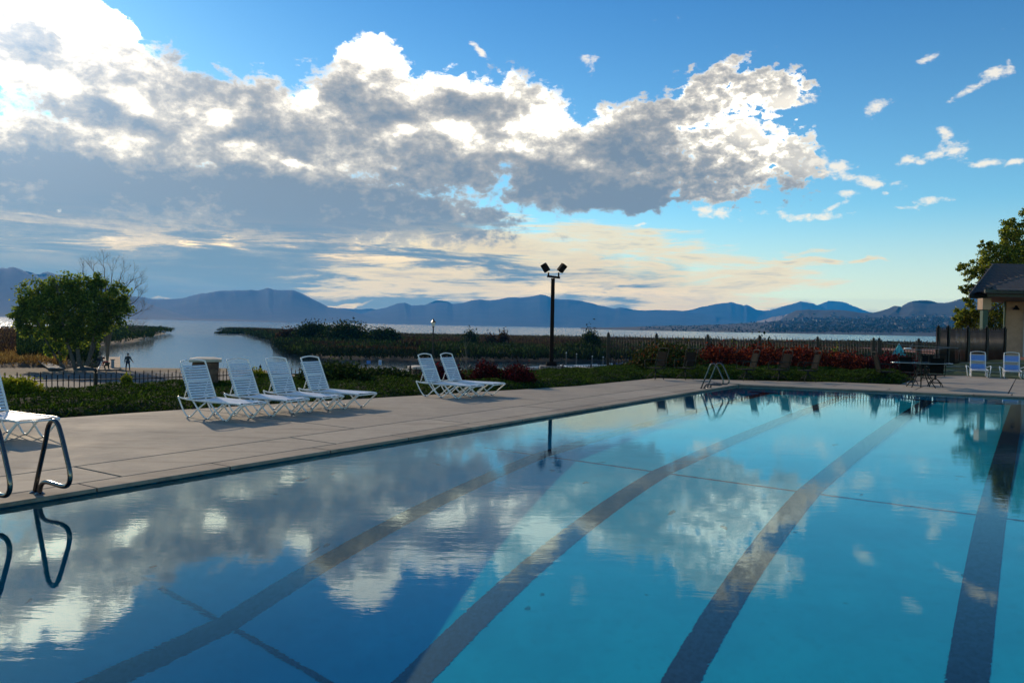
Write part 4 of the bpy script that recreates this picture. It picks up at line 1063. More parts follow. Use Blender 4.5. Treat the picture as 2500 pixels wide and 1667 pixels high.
# ------------------------------------------------------------------ stone pillars
def pillar(label, px, Y, w, z0, z1, capw, flag=False):
    c = dp(px, 900, Y); r = thing('stone_pillar', label, 'pillar', (c.x, c.y, z0), rad(20))
    hgt = z1 - z0; rows = int(hgt / 0.16) + 1; rh = (hgt - 0.09) / rows
    st = mat('pillar_stone', (0.13, 0.075, 0.05), 0.9, bump=0.7, bscale=18, var=0.4, vscale=6)
    MB().box((0, 0, (hgt - 0.09) / 2), (w - 0.05, w - 0.05, hgt - 0.09)).obj('core', mat('mortar', (0.10, 0.085, 0.07), 0.95), r)
    for k in range(rows):
        z = rh * (k + 0.5); cuts_ = [-w / 2, -w / 2 + w * RND.uniform(.25, .45), w / 2 - w * RND.uniform(.2, .35), w / 2]
        for side in range(4):
            R4 = Matrix.Rotation(side * math.pi / 2, 3, 'Z')
            for a, b_ in zip(cuts_, cuts_[1:]):
                pr = RND.uniform(0.03, 0.05)
                MB().box(R4 @ Vector(((a + b_) / 2, -w / 2 + 0.01, z)), (b_ - a - 0.012, pr + .02, rh - 0.012), R4).obj('stone', st, r)
    b = MB(); b.box((0, 0, hgt - 0.035), (capw, capw, 0.07)); b.box((0, 0, hgt + 0.015), (capw * .9, capw * .9, 0.03), top=(.6, .6)); b.obj('cap', M_CAP, r, bevel=0.01)
    return r
pillar('brown stone pillar with wide pale cap behind the leftmost loungers', 502, 19.6, 0.56, -1.0, 0.70, 0.74)
pillar('grey capped stone pillar half hidden behind the lounger pair', 1030, 26.5, 0.52, -1.3, 0.24, 0.80)

# ------------------------------------------------------------------ closed umbrella, pale rails
M_TEAL = mat('teal_canvas', (0.03, 0.30, 0.33), 0.8, var=0.15, vscale=9)
c = dp(2195, 850, 33.0)
r = thing('closed_umbrella', 'closed teal patio umbrella rising over the crimson bush', 'umbrella', (c.x, c.y, 0))
MB().tube([(0, 0, 0), (0, 0, 1.22)], 0.02, 8).obj('pole', M_WHT, r)
b = MB(); n = 16
prof = [(0.02, 1.20), (0.07, 1.08), (0.12, 0.98), (0.17, 0.86), (0.21, 0.74), (0.19, 0.70)]
vs = []; fs = []
for i, (rr, z) in enumerate(prof):
    for k in range(n): a = 2 * math.pi * k / n; q = rr * (1 + 0.22 * (k % 2)); vs.append((q * math.cos(a), q * math.sin(a), z))
for i in range(len(prof) - 1):
    for k in range(n): fs.append((i * n + k, i * n + (k + 1) % n, (i + 1) * n + (k + 1) % n, (i + 1) * n + k))
b.add(vs, fs).obj('canopy', M_TEAL, r, smooth=False)
o0 = dp(2165, 838, 29.5)
r = thing('pale_rails', 'two long thin pale rails with small white oval, by the iron fence', 'rail', (o0.x, o0.y, 0))
def rel(px, py, Y=29.5): return dp(px, py, Y) - Vector((o0.x, o0.y, 0))
MB().tube(curve_pts([rel(2165, 838), rel(2200, 842), rel(2260, 845.5, 30), rel(2341, 849, 30.6)], 5), 0.010, 6).obj('rail', mat('pale_metal', (0.10, 0.11, 0.12), 0.5), r, smooth=True)
MB().tube(curve_pts([rel(2208, 852, 29.0), rel(2235, 854, 29.0), rel(2275, 852.5, 29.5), rel(2318, 848.6, 30.3)], 5), 0.012, 6).obj('rail', MATS['pale_metal'], r, smooth=True)
MB().tube([rel(2221, 851, 29.2), rel(2229, 838, 29.6)], 0.009, 6).obj('handle', MATS['pale_metal'], r)
MB().tube([rel(2341, 849, 30.6), rel(2341, 880, 30.6)], 0.02, 6).obj('upright', M_DK, r); MB().tube([rel(2209, 853, 29), rel(2203, 893, 29)], 0.014, 6).obj('upright', M_DK, r)
q = rel(2216, 851, 29.0); b = MB(); b.lathe([(0.02, -0.02), (0.12, -0.015), (0.14, 0.005), (0.10, 0.025), (0.02, 0.03)], 16, q); b.obj('white_oval', M_WHT, r, smooth=True)
# ------------------------------------------------------------------ trees
M_BARK = mat('grey_bark', (0.10, 0.080, 0.062), 0.95, bump=0.8, bscale=12, var=0.3, vscale=6)
M_TWIG2 = mat('pale_twig', (0.20, 0.165, 0.13), 0.9)
M_COTT = leafmat('cottonwood_leaf', (0.06, 0.095, 0.010), (0.22, 0.25, 0.022), 0.6, (0.48, 0.45, 0.07))
M_TREE = leafmat('poplar_leaf', (0.07, 0.12, 0.018), (0.20, 0.27, 0.040), 0.68, (0.36, 0.40, 0.08))
def branchy(b, p, d, L, r, lvl, spread=0.5, up=0.15, ends=None, segs=4, rr=None):
    rr = rr or RND; pts = [p]; q = p.copy(); dd = d.copy()
    for k in range(segs):
        dd = (dd + Vector((rr.uniform(-1, 1), rr.uniform(-1, 1), rr.uniform(-.6, 1))) * 0.16 + Vector((0, 0, up * .3))).normalized()
        q = q + dd * (L / segs); pts.append(q.copy())
    b.tube(pts, [r * (1 - 0.55 * i / segs) for i in range(segs + 1)], 6 if lvl > 2 else (5 if lvl > 1 else 3), caps=False)
    if lvl == 0:
        if ends is not None: ends.append(q)
        return
    for k in range(rr.choice((2, 3, 3)) + (1 if lvl < 4 else 0)):
        i = rr.randint(segs // 2, segs); a = rr.uniform(0, 6.28)
        side = dd.orthogonal().normalized(); side = Matrix.Rotation(a, 3, dd) @ side
        nd = (dd * (1 - spread * .5) + side * spread * rr.uniform(.7, 1.3) + Vector((0, 0, up))).normalized()
        branchy(b, pts[i], nd, L * rr.uniform(.6, .8), r * 0.5, lvl - 1, spread, up, ends, segs, rr)
def crown(name, blobs, Y, n, size, m, parent, org, depth=0.8, shell=0.5, aspect=0.75):
    """blobs: photo centre and radii of leaf masses, standing Y metres ahead with real depth"""
    Ps = []
    tot = sum(rx * ry for _, _, rx, ry in blobs)
    for (x, y, rx, ry) in blobs:
        k = max(50, int(n * rx * ry / tot)); yy = Y + RND.uniform(-.5, .5) * depth * rx / FOC * Y
        c = dp(x, y, yy) - org; kx = yy / FOC
        # sub clusters make a ragged outline
        ncl = max(5, int(rx * ry / 45)); cl = rand_dirs(ncl) * (0.30 + 0.95 * NR.random((ncl, 1)) ** 0.6)
        pick = NR.integers(0, ncl, k); sp = NR.normal(size=(k, 3)) * 0.16
        p = (cl[pick] + sp) * np.array([rx * kx, rx * kx * depth, ry * kx]) + np.array(c)
        Ps.append(p)
    Pn = np.concatenate(Ps); return leaves(name, Pn, size, m, parent, up=0.0, aspect=aspect)

# leafy tree and bare tree on the left shore
o0 = dp(180, 905, 80); o0.z = -3.6
r = thing('leafy_tree', 'big green leafy tree on the left shore with several leaning trunks', 'tree', o0)
b = MB(); rr = random.Random(5)
for (x0, x1, y1, w_) in ((150, 120, 790, .16), (185, 150, 770, .22), (196, 195, 760, .24), (206, 250, 770, .22), (212, 235, 800, .16), (160, 90, 780, .12)):
    a = dp(x0, 905, 80) - o0; a.z = 0; c = dp(x1, y1, 80 + rr.uniform(-1, 1)) - o0
    mid = a.lerp(c, .5) + Vector((rr.uniform(-.3, .3), rr.uniform(-.4, .4), 0))
    b.tube(curve_pts([a, mid, c], 5), [w_ * (1 - .06 * i) for i in range(11)], 7)
    branchy(b, c, (c - mid).normalized(), 2.0, w_ * .4, 2, 0.6, 0.1, None, 3, rr)
b.obj('trunk', M_BARK, r)
crown('crown', [(60, 745, 34, 30), (48, 765, 26, 16), (90, 722, 44, 36), (60, 790, 24, 30), (128, 716, 40, 34), (170, 712, 44, 34), (215, 712, 46, 34), (238, 694, 26, 22), (270, 716, 36, 26), (290, 742, 22, 26),
                (260, 760, 50, 40), (200, 760, 60, 46), (140, 770, 60, 46), (95, 780, 44, 46), (280, 778, 26, 16), (215, 810, 40, 32), (160, 815, 36, 26), (75, 812, 18, 14), (170, 850, 26, 22), (125, 850, 20, 20), (245, 805, 26, 20), (300, 730, 12, 12)],
      80, 32000, 0.125, M_TREE, r, o0, 0.55)
o0 = dp(262, 860, 86); o0.z = -3.6
r = thing('bare_tree', 'leafless grey tree fanning out behind the big leafy tree', 'tree', o0)
b = MB(); rr = random.Random(12)
for (x1, y1) in ((215, 690), (235, 680), (255, 672), (272, 690), (290, 690), (305, 705), (318, 720), (325, 740), (325, 770), (315, 800)):
    a = dp(262, 850, 86) - o0; a.z = 0.0; c = dp(x1 * .28 + 262 * .72, (y1 + 800) / 2, 86) - o0; e = dp(x1, y1, 86 + rr.uniform(-1, 1)) - o0
    b.tube(curve_pts([a, c, e], 4), [0.085, .08, .075, .07, .065, .06, .055, .05, .045], 6, caps=False)
    branchy(b, e, (e - c).normalized(), 1.25, 0.045, 4, 0.5, 0.12, None, 3, rr)
    branchy(b, c, (e - c).normalized(), 1.6, 0.05, 4, 0.6, 0.12, None, 3, rr)
b.obj('branches', M_TWIG2, r)

# cottonwood behind the pool house
o0 = dp(2490, 860, 52); o0.z = 0.4
r = thing('cottonwood_tree', 'yellow green cottonwood behind the pool house roof at right', 'tree', o0)
b = MB(); rr = random.Random(3)
b.tube(curve_pts([(0, 0, 0), (0.2, 0, 2), (0.0, 0.1, 4.2)], 5), [.3, .28, .26, .25, .24, .23, .22, .2, .19, .18, .17], 8)
for x, y in ((2380, 690), (2430, 620), (2480, 560), (2400, 770), (2550, 600), (2360, 800)):
    e = dp(x, y, 52 + rr.uniform(-1, 1)) - o0; s_ = Vector((0.1, 0, rr.uniform(2, 4))); b.tube(curve_pts([s_, s_.lerp(e, .5) + Vector((0, 0, .3)), e], 4), [.11 * (1 - .09 * i) for i in range(9)], 5)
b.obj('trunk', M_BARK, r)
crown('crown', [(2486, 560, 34, 26), (2458, 590, 28, 22), (2495, 600, 40, 40), (2425, 600, 22, 14), (2440, 625, 36, 26), (2405, 600, 14, 12), (2395, 645, 26, 20), (2362, 654, 22, 12), (2375, 672, 26, 14), (2420, 660, 46, 36), (2480, 650, 50, 50), (2380, 700, 16, 22), (2352, 705, 14, 10),
                (2362, 716, 12, 8), (2345, 762, 24, 20), (2370, 750, 22, 18), (2350, 790, 22, 26), (2385, 790, 36, 40), (2430, 780, 34, 46), (2465, 790, 22, 40), (2400, 825, 50, 22), (2330, 800, 12, 10), (2500, 530, 24, 20)],
      52, 26000, 0.075, M_COTT, r, o0, 0.7)
sap = dp(1137, 900, 33); sap.z = -1.0
r = thing('sapling', 'bare young sapling with a few yellow leaves above the barberries', 'tree', sap)
b = MB(); rr = random.Random(8); ends = []
b.tube([(0, 0, 0), (0.01, 0, 1.1), (-0.02, 0, 2.2)], [.018, .012, .005], 5)
for z in (0.7, 0.9, 1.1, 1.4, 1.7): branchy(b, Vector((0, 0, z)), Vector((rr.uniform(-.6, .6), rr.uniform(-.3, .3), 1)).normalized(), 0.5, .006, 1, .4, .3, ends, 3, rr)
b.obj('stem', M_TWIG2, r)
leaves('leaf_cluster', np.array([list(e) for e in ends[:9]] + [(-0.05, 0, 1.9), (0.06, 0, 2.1), (-.1, 0, 1.55)]), 0.04, M_YEL, r)

# ------------------------------------------------------------------ pool house
M_STUC = mat('tan_stucco', (0.42, 0.30, 0.21), 0.9, bump=0.4, bscale=60, var=0.08, vscale=3)
M_GREEN = mat('green_trim', (0.010, 0.055, 0.035), 0.5)
M_SHIN = mat('slate_shingle', (0.060, 0.050, 0.047), 0.85, bump=0.6, bscale=25, var=0.45, vscale=2.2)
M_FASC = mat('dark_fascia', (0.020, 0.030, 0.024), 0.6)
hc = Vector((24, 42, 0.5))
h = thing('pool_house', 'tan pool house with dark shingle roof at the right picture edge', 'building', hc)
def lp(x, y, z): return Vector((x, y, z)) - hc
def house_box(name, lo, hi, m, bev=0.0):
    lo, hi = Vector(lo), Vector(hi); return MB().box((lo + hi) / 2 - hc, hi - lo).obj(name, m, h, bevel=bev)
wx = (2449 - 1250) / 1950 * 43
wp = [Vector((wx, 43)) + Vector((W.x, W.y)) * a + Vector((U.x, U.y)) * c for a, c in ((0, 0), (9, 0), (9, 6), (0, 6))]
MB().prism([(q.x - hc.x, q.y - hc.y) for q in wp], -0.2, 3.2).obj('wall', M_STUC, h)
house_box('corner_trim', (wx - 0.03, 42.93, 0.3), (wx + 0.05, 43.0, 3.6), M_GREEN)
def on_wall(a, z, out=0.03): q = Vector((wx, 43, 0)) + W * a - U * out; return Vector((q.x, q.y, z)) - hc
RW = Matrix.Rotation(math.atan2(W.y, W.x), 3, 'Z')
d = MB().box(on_wall(1.75, 1.8), (1.5, 0.05, 2.55), RW).obj('door', mat('door_white', (0.50, 0.52, 0.58), 0.6), h)
for a, z, w_, h_ in ((0.95, 1.8, 0.09, 2.7), (2.55, 1.8, 0.09, 2.7), (1.75, 3.12, 1.7, 0.09)): MB().box(on_wall(a, z, .045), (w_, 0.08, h_), RW).obj('frame', mat('frame_white', (0.55, 0.55, 0.58), 0.6), d)
k = on_wall(0.55, 3.07, .16) + hc
b = MB(); b.lathe([(0.05, 0.16), (0.07, 0.10), (0.17, -0.04), (0.17, -0.07)], 12, k - hc); b.obj('wall_lamp', M_IRON, h)
colx = (2401 - 1250) / 1950 * 39
house_box('post', (colx - .13, 38.9, 0.3), (colx + .13, 39.15, 2.87), M_GREEN, 0.01)
house_box('post_cap', (colx - .21, 38.8, 2.87), (colx + .21, 39.25, 3.42), M_STUC, 0.01)
MB().prism([(22.3 - hc.x, 37.6 - hc.y), (36 - hc.x, 37.6 - hc.y), (36 - hc.x, 44 - hc.y), (26.3 - hc.x, 44 - hc.y)], 2.94, 3.08).obj('soffit', M_FASC, h)
def roof_face(A_, B_, C_, D_, rows, wid, seed):
    """A-B eave (left to right), D-C ridge; shingles in courses"""
    A_, B_, C_, D_ = map(Vector, (A_, B_, C_, D_)); rnd = random.Random(seed)
    nrm = (B_ - A_).cross(D_ - A_).normalized()
    if nrm.z < 0: nrm = -nrm
    bb = MB(); bb.add([q - hc for q in (A_, B_, C_, D_)] + [q - hc - nrm * 0.08 for q in (A_, B_, C_, D_)], [(0, 1, 2, 3), (7, 6, 5, 4), (0, 4, 5, 1), (1, 5, 6, 2), (2, 6, 7, 3), (3, 7, 4, 0)]); bb.obj('roof', M_FASC, h)
    metas = []
    for w_ in (0.8, 1.0, 1.25):
        me = MB().box((0, 0, 0), (wid * w_ - 0.012, (D_ - A_).length / rows * 1.25, 0.022)).mesh('shingle'); me.materials.append(M_SHIN); metas.append((w_, me))
    ex = (B_ - A_).normalized(); cnt = 0
    for i in range(rows):
        f = (i + 0.5) / rows; a = A_.lerp(D_, f); c = B_.lerp(C_, f); L = (c - a).length; x = rnd.uniform(0, wid * .5)
        up_ = nrm.cross(ex).normalized(); R = Matrix((ex, up_, nrm)).transposed() @ Matrix.Rotation(rad(4), 3, 'X')
        while x < L - wid * .4 and a.x + x < 31.5 and cnt < 295:
            w_, me = metas[rnd.randrange(3)]
            o = link('shingle', me, h); o.matrix_local = Matrix.Translation(a + ex * (x + wid * w_ / 2) - hc + nrm * (0.022 + rnd.uniform(0, .01))) @ R.to_4x4()
            x += wid * w_; cnt += 1
    return cnt
r1 = roof_face((24.0, 42.0, 3.7), (38, 42, 3.7), (38, 47.2, 5.75), (28.3, 47.2, 5.75), 11, 0.30, 1)
r2 = roof_face((22.1, 37.4, 3.76), (38, 37.4, 3.76), (38, 43.5, 5.30), (29.2, 43.5, 5.30), 12, 0.30, 2)
bb = MB(); bb.add([lp(22.1, 37.4, 3.76), lp(29.2, 43.5, 5.30), lp(24.3, 42.3, 3.80)], [(0, 1, 2)]); bb.obj('roof', M_SHIN, h)
bb = MB(); bb.tube([lp(24.0, 42.0, 3.74), lp(28.3, 47.2, 5.80)], 0.05, 5); bb.obj('hip_cap', M_SHIN, h)
bb = MB(); bb.tube([lp(22.1, 37.4, 3.80), lp(29.2, 43.5, 5.34)], 0.05, 5); bb.obj('hip_cap', M_SHIN, h)
house_box('gutter', (22.0, 37.25, 3.60), (41, 37.36, 3.76), M_FASC); house_box('gutter', (23.9, 41.86, 3.54), (24.9, 41.96, 3.70), M_FASC)

# lawn bank rising to the pool house
lawn = link('lawn', None); tag(lawn, kind='structure')
e = [gp(2210, 921), gp(2240, 917), gp(2330, 915), gp(2500, 926), gp(2800, 948), gp(3600, 1010)]
e = [Vector((q.x, q.y, -0.02)) for q in e]; far_e = [Vector((14.3, 34.5, .3)), Vector((16.5, 35, .5)), Vector((20.0, 36.4, .5)), Vector((26, 38, .5)), Vector((34, 36, .5)), Vector((48, 30, .5))]
nst = 4; vs = []; fs = []
for k in range(nst + 1):
    for a, c in zip(e, far_e):
        q = a.lerp(c, k / nst); vs.append((q.x, q.y, q.z + (0.0 if k == 0 else 0.0)))
n = len(e)
for k in range(nst):
    for i in range(n - 1): fs.append((k * n + i, k * n + i + 1, (k + 1) * n + i + 1, (k + 1) * n + i))
MB().add(vs, fs).obj('grass_bank', M_LAWN, lawn)
for k in range(1, nst):
    pts = [e[i].lerp(far_e[i], k / nst) + Vector((0, 0, .015)) for i in range(n)]
    MB().tube(pts, 0.022, 4).obj('edging', M_STONE, lawn)
MB().add([tuple(q) for q in far_e[2:]] + [(70, 60, .5), (26, 60, .5), (23.2, 42, .5)], [tuple(range(len(far_e) + 1))]).obj('mulch_bed', mat('red_mulch', (0.16, 0.045, 0.022), 0.95, var=0.3, vscale=6), lawn)
# ------------------------------------------------------------------ marsh and shore vegetation
M_REED = leafmat('dry_reed', (0.025, 0.020, 0.010), (0.075, 0.058, 0.028), 0.3, (0.15, 0.11, 0.055))
M_RUST = leafmat('rusty_brush', (0.018, 0.011, 0.007), (0.060, 0.030, 0.014), 0.3, (0.11, 0.065, 0.025))
M_RUSH = leafmat('dark_rush', (0.004, 0.009, 0.004), (0.012, 0.022, 0.006), 0.25, (0.03, 0.045, 0.010))
M_GOLD = leafmat('gold_grass', (0.10, 0.055, 0.020), (0.28, 0.16, 0.055), 0.4, (0.38, 0.26, 0.10))
def brush(name, label, poly, n, hfun, size, m, Y0, Y1, xr=0.78, sel=None, base=-3.75, aspect=0.3):
    """tufts over a shore polygon, nearer ground denser"""
    out = []; tot = 0; A = arr([(p[0], p[1]) for p in poly])
    while tot < n:
        u = NR.random(n * 3); Y = Y0 * (Y1 / Y0) ** u; X = NR.uniform(-xr, xr, n * 3) * Y
        k = in_poly(X, Y, A)
        if sel is not None: k &= sel(X, Y)
        q = np.stack([X[k], Y[k]], -1); out.append(q); tot += len(q)
        if len(out) > 30: break
    q = np.concatenate(out)[:n]; hh = hfun(q[:, 0], q[:, 1]); z = base + hh * (0.15 + 0.85 * NR.random(len(q)) ** 0.6)
    s = size * (0.6 + 0.4 * (q[:, 1:2] / Y0) ** 0.5)
    a = NR.normal(size=(len(q), 3)) * 0.35 + np.array([0, 0, 1.0]); a /= np.linalg.norm(a, axis=1, keepdims=True)
    b_ = np.cross(a, rand_dirs(len(q))); b_ /= np.linalg.norm(b_, axis=1, keepdims=True); s = s * NR.uniform(.6, 1.4, (len(q), 1))
    o = link(name, quads_mesh(name, np.stack([q[:, 0], q[:, 1], z], -1), b_ * s * aspect, a * s, True), None, m)
    return tag(o, label, 'vegetation', kind='stuff')
def md(X, Y): return dist_line(X, Y, marsh[:12])
brush('dark_rushes', 'dark green rushes along the near edge of the marsh', marsh, 80000, lambda X, Y: np.clip(md(X, Y) * .35, .3, 1.0) + 0.6 * fnoise(X, Y, 9, 4), 0.27, M_RUSH, 115, 420, sel=lambda X, Y: md(X, Y) < 14 + 26 * (fnoise(X, Y, 22, 6)), aspect=0.35)
brush('rusty_marsh_brush', 'rust brown brush covering the middle of the marsh', marsh, 90000, lambda X, Y: 0.8 + 1.5 * fnoise(X, Y, 16, 5), 0.30, M_RUST, 125, 560, sel=lambda X, Y: (md(X, Y) > 6) & (fnoise(X, Y, 30, 7) > 0.40), aspect=0.38)
brush('dry_reeds', 'pale dry reeds along the far side of the marsh', marsh, 90000, lambda X, Y: 0.7 + 0.8 * fnoise(X, Y, 20, 8) + 0.5 * (Y > 230), 0.34, M_REED, 140, 720, sel=lambda X, Y: md(X, Y) > 12, aspect=0.30)
brush('olive_marsh_scrub', 'olive green scrub scattered over the marsh', marsh, 45000, lambda X, Y: 1.0 + 1.6 * fnoise(X, Y, 11, 15), 0.30, M_GRN, 125, 450, sel=lambda X, Y: fnoise(X, Y, 24, 17) > 0.56, aspect=0.4)
brush('spit_scrub', 'dark scrub on the low spit left of the inlet', spit, 30000, lambda X, Y: 1.0 + 1.6 * fnoise(X, Y, 9, 9), 0.28, M_GRN, 88, 420, sel=lambda X, Y: X > -0.62 * Y, base=-3.6, aspect=0.4)
brush('gold_brush', 'golden brown grass and brush at the left shore', [(-70, 78), (-40, 82), (-42, 100), (-60, 230), (-200, 260), (-200, 80)], 40000, lambda X, Y: 0.25 + 1.1 * fnoise(X, Y, 7, 10) + 0.004 * (Y - 80), 0.20, M_GOLD, 80, 260, sel=lambda X, Y: X < -0.545 * Y - 1, base=-3.55, aspect=0.3)
brush('rusty_shore_brush', 'reddish brown brush behind the golden grass at left', [(-70, 100), (-47, 110), (-60, 230), (-200, 300), (-200, 100)], 26000, lambda X, Y: 0.6 + 1.6 * fnoise(X, Y, 10, 12), 0.26, M_RUST, 95, 290, sel=lambda X, Y: X < -0.54 * Y - 2, base=-3.55, aspect=0.35)
def bush_at(label, px, py_top, Y, wpx, m, name='marsh_bush', group=None, n=5000, size=0.24, z0=-3.8):
    top = dp(px, py_top, Y); w_ = wpx / FOC * Y / 2
    return shrub(name, label, (top.x, Y), w_, w_ * .8, top.z - z0, n, size, m, z0=z0, lumps=5, group=group, cat='bush', shell=0.6, aspect=0.5)
bush_at('tall dark olive bush, left of the three large marsh bushes', 772, 786, 190, 105, M_GRN, n=26000, size=.30)
bush_at('largest dark brown green bush in the middle of the marsh', 850, 784, 180, 130, M_GRN, n=30000, size=.30)
bush_at('dark rounded bush at the right of the large marsh bushes', 925, 800, 175, 95, M_GRN, n=18000, size=.28)
bush_at('rounded dark shrub on the marsh edge facing the inlet', 735, 835, 145, 80, M_GRN, n=7000, size=.24)
bush_at('low olive mound on the marsh edge behind the loungers', 860, 848, 135, 110, M_GRN, n=8000, size=.22)
bush_at('low rusty mound in the marsh left of the lantern post', 1000, 822, 150, 80, M_RUST, n=6000, size=.22)
bush_at('dark mound in the marsh between lantern post and floodlight mast', 1240, 838, 140, 120, M_GRN, n=8000, size=.22)
bush_at('dark mound in the marsh just right of the floodlight mast', 1410, 832, 140, 90, M_GRN, n=7000, size=.22)
bush_at('low rounded bush left of the large marsh bushes', 705, 797, 200, 60, M_RUST, n=5000, size=.3)
bush_at('olive bush at the left tip of the marsh behind the water', 560, 806, 330, 60, M_GRN, n=3000, size=.34)
bush_at('upright bushy shrub right of the lantern post on the marsh', 1150, 800, 170, 42, M_GRN, n=4000, size=.26)
bush_at('small two headed shrub in the marsh, left of the floodlight mast', 1230, 798, 175, 36, M_RUST, n=1800, size=.26)
bush_at('low shrub between two taller ones on the marsh skyline', 1195, 808, 172, 36, M_RUST, n=2500, size=.26)
bush_at('round bright green bush right of the floodlight mast', 1440, 800, 150, 52, M_GRN, n=7000, size=.22)
bush_at('green shrub on the left shore beside the pale footpath', 128, 842, 92, 40, M_GRN, n=3500, size=.15, z0=-3.6)
bush_at('dark green bush on the left shore by the picture edge', 12, 868, 90, 60, M_GRN, n=4500, size=.16, z0=-3.6)

# ------------------------------------------------------------------ people by the ramp
M_SKIN = mat('skin', (0.32, 0.18, 0.12), 0.6)
def skin_body(name, joints, edges, rad_, m, parent, lvl=1, root=0):
    me = bpy.data.meshes.new(name); me.from_pydata(joints, edges, []); me.update()
    o = link(name, me, parent, m)
    o.modifiers.new('skin', 'SKIN'); s = o.modifiers.new('sub', 'SUBSURF'); s.levels = lvl; s.render_levels = lvl
    o.modifiers['skin'].use_smooth_shade = True
    for i, v in enumerate(me.skin_vertices[0].data): v.radius = rad_[i] if isinstance(rad_[i], tuple) else (rad_[i], rad_[i]); v.use_root = (i == root)
    return o
def person(label, loc, rz, pose, jacket, trousers, hat=None, hair=(0.03, 0.02, 0.015)):
    r = thing('person', label, 'person', loc, rz)
    J = pose
    names = ['pelvis', 'chest', 'neck', 'head', 'lsh', 'lel', 'lha', 'rsh', 'rel', 'rha', 'lhip', 'lkn', 'lan', 'lto', 'rhip', 'rkn', 'ran', 'rto', 'belly']
    v = [J[k] for k in names]; ix = {k: i for i, k in enumerate(names)}
    E_ = [('pelvis', 'belly'), ('belly', 'chest'), ('chest', 'neck'), ('neck', 'head'), ('chest', 'lsh'), ('lsh', 'lel'), ('lel', 'lha'), ('chest', 'rsh'), ('rsh', 'rel'), ('rel', 'rha'),
          ('pelvis', 'lhip'), ('lhip', 'lkn'), ('lkn', 'lan'), ('lan', 'lto'), ('pelvis', 'rhip'), ('rhip', 'rkn'), ('rkn', 'ran'), ('ran', 'rto')]
    R = dict(pelvis=.13, belly=.13, chest=.15, neck=.055, head=.09, lsh=.07, rsh=.07, lel=.045, rel=.045, lha=.035, rha=.035, lcu=.036, rcu=.036, lhip=.09, rhip=.09, lkn=.06, rkn=.06, lan=.045, ran=.045, lto=.04, rto=.04)
    skin_body('body', v, [(ix[a], ix[c]) for a, c in E_], [R[k] for k in names], M_SKIN, r)
    def piece(nm, ks, es, m, k=1.22):
        i2 = {q: i for i, q in enumerate(ks)}
        skin_body(nm, [J[q] for q in ks], [(i2[a], i2[c]) for a, c in es], [R[q] * k for q in ks], m, r)
    piece('jacket', ['pelvis', 'belly', 'chest', 'lsh', 'lel', 'lcu', 'rsh', 'rel', 'rcu'], [('pelvis', 'belly'), ('belly', 'chest'), ('chest', 'lsh'), ('lsh', 'lel'), ('lel', 'lcu'), ('chest', 'rsh'), ('rsh', 'rel'), ('rel', 'rcu')], jacket, 1.30)
    piece('trousers', ['pelvis', 'lhip', 'lkn', 'lan', 'rhip', 'rkn', 'ran'], [('pelvis', 'lhip'), ('lhip', 'lkn'), ('lkn', 'lan'), ('pelvis', 'rhip'), ('rhip', 'rkn'), ('rkn', 'ran')], trousers, 1.18)
    hd = Vector(J['head']); nk = Vector(J['neck']); ax = (hd - nk).normalized(); R3 = ax.to_track_quat('Z', 'Y').to_matrix()
    b = MB(); vs_ = []; fs_ = []
    for i in range(7):
        a = i / 6 * math.pi
        for q in range(10):
            c = q / 10 * 2 * math.pi; p = Vector((0.085 * math.sin(a) * math.cos(c), 0.105 * math.sin(a) * math.sin(c), 0.125 * math.cos(a))); vs_.append(hd + R3 @ (p + Vector((0, 0, .045))))
    for i in range(6):
        for q in range(10): fs_.append((i * 10 + q, i * 10 + (q + 1) % 10, (i + 1) * 10 + (q + 1) % 10, (i + 1) * 10 + q))
    b.add(vs_, fs_).obj('head', M_SKIN, r, smooth=True)
    b = MB(); b.lathe([(0.105, -0.01), (0.115, 0.05), (0.09, 0.10), (0.03, 0.125)], 12)
    if hat: b.box((0, 0.13, 0.0), (0.15, 0.12, 0.012))
    o = b.obj('cap' if hat else 'hair', hat or mat('dark_hair', hair, 0.8), r, smooth=True); o.location = hd + R3 @ Vector((0, 0, .075)); o.rotation_euler = R3.to_euler()
    b = MB(); b.box(R3 @ Vector((0, 0.11, 0.03)) + hd, (0.025, 0.035, 0.04), R3); b.obj('nose', M_SKIN, r)
    for s, hnd, cu in (('l', J['lha'], J['lcu']), ('r', J['rha'], J['rcu'])):
        hv = Vector(hnd); dv = (hv - Vector(cu)).normalized(); b = MB(); sd_ = dv.orthogonal().normalized()
        for q in range(4): st_ = hv + sd_ * (0.018 * (q - 1.5)); b.tube([st_, st_ + dv * (.05 + .01 * (q in (1, 2))), st_ + dv * .08 + Vector((0, 0.015, -.005))], [.010, .009, .006], 5)
        b.tube([hv - dv * .03 + sd_ * .03, hv + sd_ * .05 + dv * .02], [.011, .008], 5); b.obj('fingers', M_SKIN, r)
    for a, c in (('lan', 'lto'), ('ran', 'rto')):
        p, q = Vector(J[a]), Vector(J[c]); b = MB(); b.tube([p + Vector((0, 0, -.01)), p.lerp(q, .5) + Vector((0, 0, -.01)), q + Vector((0, 0, -.01))], [.055, .05, .035], 8); b.obj('shoe', M_RUB, r)
    return r
M_JKT = mat('charcoal_jacket', (0.030, 0.032, 0.034), 0.8); M_JEAN = mat('dark_jeans', (0.018, 0.028, 0.055), 0.85)
